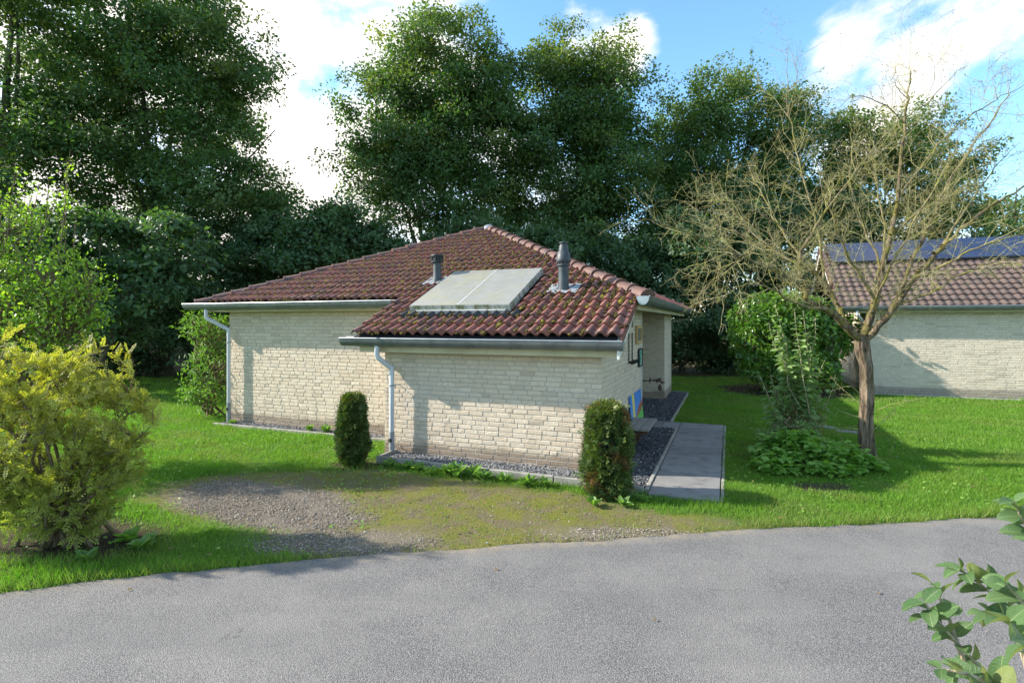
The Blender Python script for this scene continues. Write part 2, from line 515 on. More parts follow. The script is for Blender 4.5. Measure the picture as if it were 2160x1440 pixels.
M['leaf_oak'] = leaf_mat('tree_leaf', (0.045, 0.098, 0.034), (0.075, 0.140, 0.042), (0.21, 0.215, 0.052))  # third colour: crown tops, yellowing leaf with sunlit brightness put in
M['leaf_dark'] = leaf_mat('dark_leaf', (0.042, 0.088, 0.044), (0.066, 0.125, 0.055), (0.11, 0.16, 0.055), trans=0.3)
M['leaf_hazel'] = leaf_mat('hazel_leaf', (0.042, 0.090, 0.042), (0.066, 0.125, 0.05), (0.10, 0.16, 0.05), trans=0.3)
M['leaf_yellow'] = leaf_mat('yellowing_leaflet', (0.28, 0.275, 0.055), (0.40, 0.335, 0.065), (0.20, 0.245, 0.055), trans=0.33, rough=0.55)
M['leaf_bright'] = leaf_mat('bright_green_leaf', (0.12, 0.22, 0.028), (0.20, 0.30, 0.048), (0.28, 0.29, 0.05), trans=0.42, rough=0.38, spec=0.5)
M['leaf_corner'] = leaf_mat('elder_leaf', (0.085, 0.175, 0.045), (0.14, 0.24, 0.06), (0.18, 0.27, 0.06), trans=0.38)
M['leaf_laurel'] = leaf_mat('laurel_leaf', (0.055, 0.135, 0.022), (0.10, 0.20, 0.032), (0.19, 0.29, 0.045), trans=0.28, rough=0.28, spec=0.6)
M['leaf_budd'] = leaf_mat('grey_green_leaf', (0.135, 0.215, 0.085), (0.22, 0.31, 0.125), (0.19, 0.28, 0.08), trans=0.25, rough=0.7)
M['leaf_cover'] = leaf_mat('ground_cover_leaf', (0.11, 0.235, 0.04), (0.18, 0.32, 0.06), (0.21, 0.33, 0.06), trans=0.38)
M['leaf_weed'] = leaf_mat('weed_leaf', (0.095, 0.195, 0.045), (0.16, 0.26, 0.07), (0.2, 0.3, 0.1), trans=0.35)
M['needle'] = leaf_mat('yew_needle', (0.032, 0.070, 0.022), (0.075, 0.135, 0.034), (0.24, 0.24, 0.06), trans=0.15, rough=0.5)
M['needle_brown'] = leaf_mat('scorched_yew_needle', (0.12, 0.075, 0.03), (0.18, 0.12, 0.05), (0.2, 0.1, 0.04), trans=0.15)
M['dry'] = leaf_mat('dry_leaf', (0.14, 0.075, 0.03), (0.22, 0.13, 0.055), (0.2, 0.14, 0.06), trans=0.15, rough=0.8)


def bark_mat(name, a, b, moss, mossamt, scale=9):
    k = NM(name)
    pos = k.n('ShaderNodeNewGeometry').outputs['Position']
    ridg = k.noise(scale, 5, 0.65, vec=pos, scl=(1, 1, 0.16), dist=0.4)
    c = k.mix(k.rng(ridg, 0.38, 0.62), a, b)
    c = k.mix(k.rng(k.noise(5, 5, 0.7, vec=pos), 0.45, 0.62, 0, mossamt), c, moss)
    return k.done(c, 0.92, k.bump(ridg, 0.9, 0.03), 0.2)


M['bark'] = bark_mat('grey_bark', (0.055, 0.045, 0.033), (0.12, 0.10, 0.07), (0.07, 0.075, 0.03), 0.5)
M['bark_bare'] = bark_mat('furrowed_brown_bark', (0.045, 0.030, 0.021), (0.22, 0.165, 0.115), (0.12, 0.105, 0.045), 0.4, 20)
M['twig_bare'] = bark_mat('lichen_twig', (0.26, 0.23, 0.115), (0.43, 0.39, 0.215), (0.34, 0.325, 0.08), 0.8, 20)
M['limb_moss'] = bark_mat('mossy_limb', (0.12, 0.095, 0.05), (0.28, 0.235, 0.14), (0.20, 0.18, 0.04), 0.95, 18)
M['bark_limb'] = bark_mat('mossy_main_limb', (0.06, 0.043, 0.028), (0.22, 0.17, 0.11), (0.17, 0.15, 0.035), 0.8, 20)
M['stem'] = bark_mat('shrub_stem', (0.13, 0.09, 0.055), (0.22, 0.165, 0.10), (0.15, 0.14, 0.06), 0.3, 30)
M['stem_pale'] = bark_mat('pale_stem', (0.36, 0.29, 0.19), (0.46, 0.39, 0.26), (0.3, 0.3, 0.15), 0.3, 30)

# ------------------------------------------------------------------ ground and road
ROAD = [(-60, -12), (-14, 1.4), (-4.21, 4.48), (-3.24, 4.77), (-2.11, 5.06), (-0.37, 5.38), (1.07, 5.58), (2.28, 5.82), (3.74, 5.98), (5.87, 6.25), (12, 7.3), (60, 15)]
RX = np.array([p[0] for p in ROAD]); RY = np.array([p[1] for p in ROAD])


def sn(x, y, s, ph=0.0):                 # cheap smooth noise
    return (np.sin(x * s * 1.0 + 1.3 * np.sin(y * s * 0.7 + ph) + ph) + np.sin(y * s * 1.13 + 1.7 * np.sin(x * s * 0.61 - ph) + 2.1 * ph) + np.sin((x + y) * s * 0.77 + 3.1 * ph)) / 3


def road_y(x):
    return np.interp(x, RX, RY) + 0.035 * sn(x, x * 0, 5.0, .4) + 0.02 * sn(x, x * 0, 17, 1.4)


def sstep(a, b, v):
    t = np.clip((v - a) / (b - a), 0, 1)
    return t * t * (3 - 2 * t)


def masks(X, Y):
    """gravel, moss, soil weights and bare (no turf at all) for world points"""
    x, y = hl(X, Y)
    n1, n2, n3 = sn(X, Y, 3.3, .3), sn(X, Y, 9.1, 1.1), sn(X, Y, 27, 2.3)
    n = 0.5 * n1 + 0.3 * n2 + 0.25 * n3
    ca, sa = math.cos(-0.45), math.sin(-0.45)
    gx, gy = (X + 3.05) * ca + (Y - 6.7) * sa, -(X + 3.05) * sa + (Y - 6.7) * ca
    g = np.sqrt((gx / 1.65) ** 2 + (gy / 0.72) ** 2) + 0.28 * n
    g2 = np.sqrt(((X + 1.7) / 1.1) ** 2 + ((Y - 5.5) / 0.36) ** 2) + 0.3 * n
    g3 = np.sqrt(((X - 1.3) / 1.25) ** 2 + ((Y - 5.72) / 0.20) ** 2) + 0.45 * n
    gravel = np.maximum(.75 * (1 - sstep(0.5, 1.1, g3)), 0) + 0 * X
    gravel = np.maximum(gravel, 1 - sstep(0.75, 1.1, g))
    gravel = np.maximum(gravel, 0.9 * (1 - sstep(0.6, 1.1, g2)))
    lower = road_y(X) - 0.1
    upper = np.interp(X, [-5.2, -4.4, -2.5, -1.9, 0.9, 1.6, 2.6, 3.2], [7.1, 8.0, 8.2, 8.2, 6.95, 6.4, 6.1, 5.9])
    lowb = np.interp(X, [-5.2, -4.3, -2.9, -2.0, -1.4, 3.0], [6.9, 6.6, 6.0, 5.3, 4.9, 5.0])
    inb = sstep(-0.16, 0.14, upper - Y + 0.22 * n) * sstep(-0.25, 0.2, Y - lowb + 0.22 * n) * sstep(-5.2, -4.3, X) * (1 - sstep(2.0, 3.0, X + 0.5 * n))
    moss = np.clip(inb, 0, 1)
    s1 = 1 - sstep(0.7, 1.1, np.sqrt(((X - 4.2) / 0.42) ** 2 + ((Y - 7.35) / 0.24) ** 2) + 0.25 * n)
    s2 = 1 - sstep(0.6, 1.1, np.sqrt(((X + 4.6) / 1.3) ** 2 + ((Y - 5.6) / 0.65) ** 2) + 0.25 * n)
    s3 = 1 - sstep(0.6, 1.1, np.sqrt(((X + 2.4) / 0.55) ** 2 + ((Y - 8.5) / 0.3) ** 2) + 0.3 * n)
    s4 = 0.8 * (1 - sstep(0.5, 1.2, np.sqrt(((X - 9.5) / 0.8) ** 2 + ((Y - 9.2) / 0.3) ** 2) + 0.3 * n))
    s5 = 1 - sstep(0.8, 1.1, np.sqrt((X - 8.83) ** 2 + (Y - 17.8) ** 2) / 2.0 + .2 * n)
    s6 = sstep(21.6, 23.5, Y + n) * 0.9
    soil = np.clip(np.maximum.reduce([s1, s2, s3, s4, s5, s6]), 0, 1)
    bare = ((x > -8.65) & (x < 0.0) & (y > 1.2) & (y < 10.3)) | ((x > -3.7) & (x < 0) & (y > -0.5) & (y < 1.3)) \
        | ((x > 0.7) & (x < 1.63) & (y > -0.66) & (y < 4.72)) | ((x > -0.2) & (x < 0.76) & (y > -0.55) & (y < 4.75)) | ((x > -1.7) & (x < 0.5) & (y > 3.8) & (y < 10.2)) \
        | ((x > -8.8) & (x < -3.6) & (y > 0.82) & (y < 1.3)) | ((x > 5.7) & (y > 11.95) & (y < 20)) | (Y < road_y(X) - 0.01)
    return gravel, moss, soil, bare


def gridaxis(lo, hi, fine, far):
    a = list(np.arange(lo, hi + 1e-6, fine))
    s, v = fine, hi
    while v < far: s *= 1.5; v += s; a.append(v)
    s, v = fine, lo
    while v > -far: s *= 1.5; v -= s; a.insert(0, v)
    return np.array(a)


gx, gy = gridaxis(-9, 15, 0.18, 300), gridaxis(3.5, 20, 0.18, 300)
GX, GY = np.meshgrid(gx, gy)
gv, ms, so, br = masks(GX, GY)
GZ = 0.012 * sn(GX, GY, 4, .2) + 0.010 * sn(GX, GY, 11, 1.2) - 0.02
under = road_y(GX) - GY
GZ = np.where(under > 0, -0.07, GZ)
GZ = np.where(br & (under <= 0), -0.05, GZ)
nx, ny = len(gx), len(gy)
idx = np.arange(nx * ny).reshape(ny, nx)
gf = np.stack([idx[:-1, :-1], idx[:-1, 1:], idx[1:, 1:], idx[1:, :-1]], -1).reshape(-1, 4)
ground = npobj('lawn_ground', np.stack([GX, GY, GZ], -1), gf, M['ground'], smooth=True, attrs={'gravel': gv.ravel(), 'moss': ms.ravel(), 'soil': so.ravel()})
setp(ground, 'lawn and mossy bare ground around the brick houses', kind='structure')

rx = np.concatenate([np.linspace(-60, -9, 30), np.arange(-8.9, 12, 0.06), np.linspace(12.1, 60, 30)])
rt = np.concatenate([np.linspace(0, .96, 14), np.linspace(.965, 1, 8)])
ry1 = road_y(rx)
rv = np.stack([np.repeat(rx[None], 22, 0), ry1[None] * rt[:, None] + (ry1 - 9.0)[None] * (1 - rt[:, None]), 0.0 * np.repeat(rx[None], 22, 0)], -1)
rv[..., 2] = -0.018 + 0.006 * sn(rv[..., 0], rv[..., 1], 2.0, .7) * (rt[:, None] < 0.97)
idx = np.arange(22 * len(rx)).reshape(22, -1)
rf = np.stack([idx[:-1, :-1], idx[:-1, 1:], idx[1:, 1:], idx[1:, :-1]], -1).reshape(-1, 4)
ed_ = (1 - sstep(0.0, 0.22, ry1[None] - rv[..., 1])) * np.where((rx > -2.4) & (rx < 2.6), .95, .5)[None]
setp(npobj('road', rv, rf, M['asphalt'], smooth=True, attrs={'edge': ed_.ravel()}), 'grey speckled asphalt lane in the foreground', kind='structure')

# ------------------------------------------------------------------ brick walls
COURSE, BPITCH, JOINT = 0.0733, 0.236, 0.012


def brick_template(L, Hh, D, seed, ch=0.0045):
    r = np.random.default_rng(seed)
    j = lambda s: r.normal(0, s, 3)
    V = []
    for (dy, ins) in ((0.0, ch), (ch * 0.9, 0.0), (D, 0.0)):
        for (sx, sz) in ((0, 0), (1, 0), (1, 1), (0, 1)):
            p = np.array([ins + sx * (L - 2 * ins), dy, ins * 0.8 + sz * (Hh - 1.6 * ins)])
            if dy < D: p += j(0.0011)
            V.append(p)
    Fq = [(0, 1, 2, 3)] + [(a, 4 + a, 4 + (a + 1) % 4, (a + 1) % 4) for a in range(4)] + [(4 + a, 8 + a, 8 + (a + 1) % 4, 4 + (a + 1) % 4) for a in range(4)]
    return np.array(V), np.array([q for q in Fq])


NVAR = 6
BT = {('s', i): brick_template(BPITCH - JOINT, COURSE - JOINT, 0.05, 100 + i) for i in range(NVAR)}
BT.update({('h', i): brick_template(BPITCH / 2 - JOINT, COURSE - JOINT, 0.05, 200 + i) for i in range(NVAR)})
BM = {}


def brick_mesh(key, mat):
    kk = (key, mat.name)
    if kk not in BM:
        V, Fq = BT[key]
        BM[kk] = npmesh('brick', V, Fq, mat)
    return BM[kk]


def lay_bricks(o, a, length, top, seed, z0=0.0):
    """bricks of a wall face starting at o=(x,y), running along unit a; the face looks to the right hand side of -normal.
    returns list of (key, s, z, L) with s along a"""
    r = random.Random(seed)
    out = []
    nrows = int(math.ceil(max(top(0), top(length), top(length / 2)) / COURSE)) + 1
    prev = []
    for row in range(nrows):
        z = z0 + row * COURSE
        s = [-0.25, -0.5, -0.75, -0.1][row % 4] * BPITCH * r.uniform(0.8, 1.2)
        while s < length - 0.02:
            kd = 'h' if r.random() < 0.13 else 's'
            L = (BPITCH if kd == 's' else BPITCH / 2)
            s0, s1 = s, s + L - JOINT
            s += L
            t = top(min(max(0.5 * (s0 + s1), 0), length))
            if z + 0.02 > t:
                continue
            out.append((kd, r.randrange(NVAR), s0, s1, z, min(z + COURSE - JOINT, t)))
    return out


def wall_bricks(parent, o, ang, length, top, mat, seed, individual, jit=0.0025):
    """individual(x,y,z,list) -> True for bricks that become parts of their own; the rest is returned as arrays"""
    r = random.Random(seed + 1)
    ca, sa = math.cos(ang), math.sin(ang)
    VS, FS, n = [], [], 0
    made = 0
    for (kd, vi, s0, s1, z, zt) in lay_bricks(o, None, length, top, seed):
        V, Fq = BT[(kd, vi)]
        off = r.uniform(-jit, jit)
        clipped = s0 < 0 or s1 > length or zt < z + COURSE - JOINT - 1e-4
        cs0, cs1 = max(s0, 0.0), min(s1, length)
        if cs1 - cs0 < 0.015: continue
        px, py = o[0] + ca * s0 - sa * off, o[1] + sa * s0 + ca * off
        if not clipped and individual(s0, z):
            b = bpy.data.objects.new('brick', brick_mesh((kd, vi), mat))
            b.location = (px, py, z)
            b.rotation_euler = (r.uniform(-.006, .006), 0, ang + r.uniform(-.008, .008))
            link(b, parent); made += 1
            continue
        W = V.copy()
        Lq = (BPITCH if kd == 's' else BPITCH / 2) - JOINT
        W[:, 0] = W[:, 0] / Lq * (cs1 - cs0) + (cs0 - s0)
        W[:, 2] = W[:, 2] / (COURSE - JOINT) * (zt - z)
        X = px + ca * W[:, 0] - sa * W[:, 1]
        Y = py + sa * W[:, 0] + ca * W[:, 1]
        VS.append(np.stack([X, Y, W[:, 2] + z], -1)); FS.append(Fq + n); n += len(V)
    return VS, FS, made


def join_bricks(name, parts, mat, parent):
    VS, FS, n = [], [], 0
    for vs, fs in parts:
        if not vs: continue
        V = np.concatenate(vs); Fq = np.concatenate(fs)
        VS.append(V); FS.append(Fq + n); n += len(V)
    o = npobj(name, np.concatenate(VS), np.concatenate(FS), mat, parent)
    o['kind'] = 'stuff'
    return o


# ------------------------------------------------------------------ roof tiles
def tile_template(w, l, amp, seed):
    """one wave wide, lower edge at y=0 running up slope; z is the height above the roof plane"""
    r = np.random.default_rng(seed)
    k = 8
    V, Fq = [], []
    xs = np.linspace(0, w * 1.04, k + 1)
    hz = amp * (0.5 - 0.5 * np.cos(2 * np.pi * (xs / w + 0.08))) ** 0.85
    for yy, lift in ((0.0, 0.040), (l * 1.12, 0.002)):
        for x, z in zip(xs, hz):
            V.append((x, yy + (r.normal(0, 0.0015) if yy == 0 else 0), z + lift))
    for x, z in zip(xs, hz):
        V.append((x, 0.004, z * 0.9 + 0.008))
    n = k + 1
    for i in range(k):
        Fq.append((i, i + 1, n + i + 1, n + i))
        Fq.append((2 * n + i, 2 * n + i + 1, i + 1, i))
    return np.array(V), np.array(Fq)


def tile_mesh(V, Fq, mat):
    me = npmesh('roof_tile', V, Fq, mat)
    sm = np.ones(len(Fq), dtype=bool); sm[1::2] = False
    me.polygons.foreach_set('use_smooth', sm)
    return me


def clip_mesh(V, Fq, planes):
    """planes: (point, normal); keep the side the normal points away from"""
    me = bpy.data.meshes.new('tmp'); me.from_pydata([tuple(p) for p in V], [], [tuple(int(i) for i in q) for q in Fq])
    bm = bmesh.new(); bm.from_mesh(me)
    for p, nrm in planes:
        bmesh.ops.bisect_plane(bm, geom=bm.verts[:] + bm.edges[:] + bm.faces[:], plane_co=p, plane_no=nrm, clear_outer=True)
    vs = [tuple(v.co) for v in bm.verts]
    bm.verts.index_update()
    fs = [tuple(v.index for v in f.verts) for f in bm.faces]
    bm.free(); bpy.data.meshes.remove(me)
    return vs, fs


def gutter(parent, p0, p1, zt, rad, name_suffix='', brackets=0.62, out_left=True):
    """half-round gutter from p0 to p1 (x,y), rim height zt; > rim, end_cap, bracket"""
    a = Vector((p1[0] - p0[0], p1[1] - p0[1], 0)); L = a.length; a.normalize()
    b = Vector((-a.y, a.x, 0))
    prof = [(math.cos(t) * rad, math.sin(t) * rad * 1.42) for t in np.linspace(math.pi, 2 * math.pi, 13)]
    mb = MB()
    for sgn, rr in ((1, 1.0), (-1, 0.96)):
        for i in range(12):
            (u0, w0), (u1, w1) = prof[i], prof[i + 1]
            q = [Vector((p0[0], p0[1], zt)) + b * (u * rr) + Vector((0, 0, w * rr)) + a * s for (u, w, s) in ((u0, w0, 0), (u0, w0, L), (u1, w1, L), (u1, w1, 0))]
            mb.add(q if sgn > 0 else q[::-1], [(0, 1, 2, 3)])
    g = mb.obj('gutter', M['zinc'], parent, smooth=True)
    rim = MB(); o = Vector((p0[0], p0[1], zt)) - b * rad
    rim.tube([o - a * 0.004, o + a * (L + 0.004)], 0.011, 8)
    o2 = Vector((p0[0], p0[1], zt + 0.012)) + b * rad
    rim.tube([o2, o2 + a * L], 0.006, 6)
    rim.obj('rim', M['zinc_bright'], g, smooth=True)
    for s in (0.0, L):
        cp = MB(); c = Vector((p0[0], p0[1], zt)) + a * s
        ring = [c + b * u + Vector((0, 0, w)) for u, w in prof]
        cp.add(ring, [tuple(range(len(ring)))])
        ring2 = [p + a * (0.004 if s else -0.004) for p in ring]
        cp.add(ring2, [tuple(range(len(ring2)))[::-1]])
        cp.obj('end_cap', M['zinc_bright'], g)
    nb = max(2, int(L / brackets))
    for i in range(nb):
        s = (i + 0.5) * L / nb + random.uniform(-.04, .04)
        bk = MB()
        for j in range(12):
            (u0, w0), (u1, w1) = prof[j], prof[j + 1]
            q = [Vector((p0[0], p0[1], zt)) + b * (u * 1.05) + Vector((0, 0, w * 1.05)) + a * (s + d) for (u, w, d) in ((u0, w0, 0), (u0, w0, 0.028), (u1, w1, 0.028), (u1, w1, 0))]
            bk.add(q, [(0, 1, 2, 3)])
        bk.obj('bracket', M['zinc'], g, smooth=True)
    return g


def ridge_piece(mat):
    k, prof = 9, []
    V, Fq = [], []
    for yy, s in ((0.0, 1.06), (0.04, 1.04), (0.041, 0.96), (0.42, 0.80)):
        for t in np.linspace(math.pi * 1.02, -0.02 * math.pi, k):
            V.append((math.cos(t) * 0.138 * s, yy, math.sin(t) * 0.11 * s - 0.01))
    for i in range(3):
        for j in range(k - 1):
            Fq.append((i * k + j, i * k + j + 1, (i + 1) * k + j + 1, (i + 1) * k + j))
    me = bpy.data.meshes.new('hip_tile')
    me.from_pydata(V, [], Fq + [tuple(range(k))[::-1]])
    me.polygons.foreach_set('use_smooth', np.ones(len(me.polygons), dtype=bool))
    try: me.set_sharp_from_angle(angle=math.radians(35))
    except Exception: pass
    me.materials.append(mat)
    return me


# ------------------------------------------------------------------ the house
house = empty('brick_house', (CX, CY, 0), -TH)
setp(house, 'cream brick bungalow with mossy red hipped roof and low lean-to extension', 'house', 'holiday bungalows')
TAN = 0.44
zr = lambda y: 2.165 + TAN * y                     # tile plane of the front slope
XL, XR, YE, AY = -9.3, 0.5, 0.95, 5.85             # eaves of the main roof and its apex
AX = (XL + XR) / 2
HALF = (XR - XL) / 2

wall = MB()
e = 0.0055
wall.box((-8.65 + e, 1.2 + e, -0.3), (-1.6, 10.3 - e, 2.5))
wall.box((-1.7, 8.33 + e, -0.3), (0 - e, 10.3 - e, 2.52))
wall.box((-1.7, 1.3, -0.3), (0 - e, 3.83 - e, 2.52))
x0, x1, y0, y1 = -3.7 + e, 0 - e, e, 1.35
zt0, zt1 = zr(y0) - 0.10, zr(y1) - 0.10
wall.add([(x0, y0, -.3), (x1, y0, -.3), (x1, y1, -.3), (x0, y1, -.3), (x0, y0, zt0), (x1, y0, zt0), (x1, y1, zt1), (x0, y1, zt1)],
         [(0, 3, 2, 1), (4, 5, 6, 7), (0, 1, 5, 4), (1, 2, 6, 5), (2, 3, 7, 6), (3, 0, 4, 7)])
wall_o = wall.obj('wall', M['mortar'], house)

cnt = [0]


def ext_ind(s, z):                                 # the nearest bricks of the low front wall: parts of their own
    if z > 1.70 or cnt[0] >= 300: return False
    cnt[0] += 1
    return True


parts = []
for (o, ang, ln, top, sd, ind) in (
        ((-3.7, 0.0), 0.0, 3.7, lambda s: 2.02, 11, ext_ind),
        ((-8.65, 1.2), 0.0, 4.95, lambda s: 2.52, 12, lambda s, z: False),
        ((0.0, 0.0), math.pi / 2, 3.83, lambda s: min(zr(s) - 0.11, 2.52), 13, lambda s, z: False),
        ((-3.7, 1.2), -math.pi / 2, 1.2, lambda s: zr(1.2 - s) - 0.11, 14, lambda s, z: False),
        ((-1.6, 8.33), 0.0, 1.6, lambda s: 2.52, 15, lambda s, z: False),
        ((0.0, 8.33), math.pi / 2, 1.97, lambda s: 2.52, 16, lambda s, z: False),
        ((-1.6, 3.83), math.pi / 2, 4.5, lambda s: 2.5, 17, lambda s, z: False),
        ((-8.65, 10.3), -math.pi / 2, 9.1, lambda s: 2.5, 18, lambda s, z: False)):
    vs, fs, made = wall_bricks(wall_o, o, ang, ln, top, M['brick'], sd, ind)
    parts.append((vs, fs))
join_bricks('bricks', parts, M['brick'], wall_o)

# roof
roof = MB()
d = 0.035
ap = (AX, AY, zr(AY) - d)
cn = [(XL, YE), (XR, YE), (XR, YE + 2 * HALF), (XL, YE + 2 * HALF)]
c3 = [(x, y, zr(YE) - d) for x, y in cn]
roof.add(c3 + [ap], [(0, 1, 4), (1, 2, 4), (2, 3, 4), (3, 0, 4), (3, 2, 1, 0)])
EX0, EX1, EYE = -4.07, 0.318, -0.40
roof.add([(EX0 + .02, EYE + .03, zr(EYE + .03) - d), (EX1 - .02, EYE + .03, zr(EYE + .03) - d), (EX1 - .02, YE + 0.02, zr(YE + .02) - d - .002), (EX0 + .02, YE + .02, zr(YE + .02) - d - .002),
          (EX0 + .02, EYE + .03, zr(EYE + .03) - d - .05), (EX1 - .02, EYE + .03, zr(EYE + .03) - d - .05), (EX1 - .02, YE + 0.02, zr(YE + .02) - d - .07), (EX0 + .02, YE + .02, zr(YE + .02) - d - .07)],
         [(0, 1, 2, 3), (7, 6, 5, 4), (0, 4, 5, 1), (1, 5, 6, 2), (3, 7, 4, 0)])
roof_o = roof.obj('roof', M['felt'], house)

SL = math.atan(TAN)
TW, TL = 0.1700, 0.315
TV = [tile_template(TW, TL, 0.064, 300 + i) for i in range(5)]
TME = [tile_mesh(V, Fq, M['tile']) for V, Fq in TV]
TMEB = [tile_mesh(V, Fq, M['tile_black']) for V, Fq in TV]
PX0, PX1, PY0, PY1 = -3.43, -1.56, 0.38, 2.06      # the collector on the roof
rows = []
ncol = int((XR - XL) / TW) + 1
tx0 = EX0 - math.ceil((EX0 - XL) / TW) * TW
dyrow = TL * math.cos(SL)
cands, rest_clip = [], []
for r_ in range(0, 24):
    y0 = EYE + r_ * dyrow
    yc = y0 + dyrow / 2
    if yc > AY: break
    for cI in range(ncol + 2):
        x0 = tx0 + cI * TW
        xc = x0 + TW / 2
        if yc < YE + 0.05:
            if y0 + 0.02 < YE and not (EX0 - 0.02 <= x0 and x0 + TW <= EX1 + 0.06):
                if not (y0 + dyrow > YE + 0.12 and XL < xc < XR): continue
        m_in = min(xc - (XL + (yc - YE)), (XR - (yc - YE)) - xc)
        if yc >= YE and m_in < -0.30: continue
        if yc < YE and (xc < EX0 or xc > EX1) and m_in < 0.0: continue
        cands.append((x0, y0, m_in))
cl = (1.714, -7.775)
cands.sort(key=lambda t: (t[0] - cl[0]) ** 2 + (t[1] - cl[1]) ** 2)
made = 0
JV, JF = [], []
jn = [0]
rt_ = random.Random(5)
RXM = Matrix.Rotation(SL, 4, 'X')


def join_poly(vs, fs):
    b = jn[0]; JV.extend(vs); JF.extend(tuple(i + b for i in q) for q in fs); jn[0] += len(vs)


hipL = (Vector((XL, YE, 0)), Vector((-1, 1, 0)))
hipR = (Vector((XR, YE, 0)), Vector((1, 1, 0)))
for (x0, y0, m_in) in cands:
    vi = rt_.randrange(5)
    V, Fq = TV[vi]
    lx, ly = x0 + rt_.uniform(-.004, .004), y0 + rt_.uniform(-.006, .006)
    yaw, dz = rt_.uniform(-.012, .012), rt_.uniform(0, .007)
    near_hip = (y0 + dyrow * 1.3 > YE) and m_in < 0.42
    eave_cut = y0 < YE - 0.02 and not (EX0 - 0.02 <= x0 and x0 + TW <= EX1 + 0.06)
    panel = PX0 < x0 + TW * .5 < PX1 and PY0 + .25 < y0 and y0 + TL < PY1 - .1
    if panel: continue
    black = PX0 - 0.1 < x0 + TW * .5 < PX1 + 0.28 and PY0 - 0.30 < y0 + 0.12 < PY0 + 0.02
    Mx = Matrix.Translation((lx, ly, zr(ly) + dz)) @ RXM @ Matrix.Rotation(yaw, 4, 'Z')
    if near_hip or eave_cut:
        W = [Mx @ Vector(p) for p in V]
        pl = [hipL, hipR] if near_hip else []
        if eave_cut: pl.append((Vector((0, YE, 0)), Vector((0, -1, 0))))
        vs, fs = clip_mesh(W, Fq, pl)
        if fs: join_poly(vs, fs)
        continue
    if made < 300:
        t_ = bpy.data.objects.new('roof_tile', (TMEB if black else TME)[vi])
        t_.location = (lx, ly, zr(ly) + dz)
        t_.rotation_euler = (SL, 0, yaw)
        link(t_, roof_o); made += 1
    else:
        join_poly([tuple(Mx @ Vector(p)) for p in V], [tuple(int(i) for i in q) for q in Fq])
# the other three slopes
for quarter in (1, 2, 3):
    Rq = Matrix.Translation((AX, AY, 0)) @ Matrix.Rotation(quarter * math.pi / 2, 4, 'Z') @ Matrix.Translation((-AX, -AY, 0))
    for r_ in range(0, 17):
        y0 = YE + r_ * dyrow
        for cI in range(-1, ncol + 1):
            x0 = XL + cI * TW
            xc, yc = x0 + TW / 2, y0 + dyrow / 2
            m_in = min(xc - (XL + (yc - YE)), (XR - (yc - YE)) - xc)
            if m_in < -0.28: continue
            V, Fq = TV[rt_.randrange(5)]
            Mx = Matrix.Translation((x0, y0, zr(y0) + rt_.uniform(0, .006))) @ RXM
            W = [Mx @ Vector(p) for p in V]
            if m_in < 0.42: vs, fs = clip_mesh(W, Fq, [hipL, hipR])
            else: vs, fs = W, [tuple(int(i) for i in q) for q in Fq]
            if fs: join_poly([tuple(Rq @ Vector(p)) for p in vs], fs)
jm = bpy.data.meshes.new('roof_tiles'); jm.from_pydata(JV, [], JF)
jm.polygons.foreach_set('use_smooth', np.ones(len(jm.polygons), dtype=bool))
try: jm.set_sharp_from_angle(angle=math.radians(50))
except Exception: pass
jm.materials.append(M['tile'])
jo = link(bpy.data.objects.new('roof_tiles', jm), roof_o); jo['kind'] = 'stuff'

# verge tile flank on the right edge of the extension
vg = MB()
for r_ in range(5):
    y0 = EYE + r_ * dyrow; y1 = min(y0 + dyrow * 1.08, YE + 0.1)
    vg.add([(EX1 - .02, y0, zr(y0) + .055), (EX1 + .055, y0, zr(y0) + .05), (EX1 + .055, y1, zr(y1) + .03), (EX1 - .02, y1, zr(y1) + .035),
            (EX1 + .055, y0, zr(y0) - .10), (EX1 + .055, y1, zr(y1) - .12), (EX1 + .035, y0, zr(y0) - .10), (EX1 + .035, y1, zr(y1) - .12), (EX1 + .035, y0, zr(y0) + .03)],
           [(0, 1, 2, 3), (1, 4, 5, 2), (4, 6, 7, 5), (1, 8, 6, 4), (0, 8, 1)])
vg.obj('verge_tiles', M['tile'], roof_o)

# hip caps
rm = ridge_piece(M['ridge'])
rr_ = random.Random(9)
for (cx_, cy_) in cn:
    p0 = Vector((cx_, cy_, zr(YE) + 0.045)); p1 = Vector((AX, AY, zr(AY) + 0.045))
    dirv = (p1 - p0); Lh = dirv.length; dirv.normalize()
    nseg = int(Lh / 0.375)
    st = Lh / nseg
    yaw = math.atan2(dirv.y, dirv.x) - math.pi / 2
    pit = math.asin(dirv.z)
    for i in range(nseg):
        p = p0 + dirv * (i * st - 0.06)
        ho = bpy.data.objects.new('hip_tile', rm)
        ho.rotation_euler = (pit + rr_.uniform(-.05, -.01), rr_.uniform(-.05, .05), yaw + rr_.uniform(-.012, .012))
        ho.location = p + Vector((rr_.uniform(-.006, .006), rr_.uniform(-.006, .006), rr_.uniform(-.004, .008)))
        link(ho, roof_o)
capm = MB()
capm.lathe([(0.21, -0.09), (0.19, -0.03), (0.12, 0.04), (0.05, 0.075), (0.01, 0.08)], (AX, AY, zr(AY) + 0.06), 14)
capm.obj('apex_cap', M['zinc_bright'], roof_o, smooth=True)

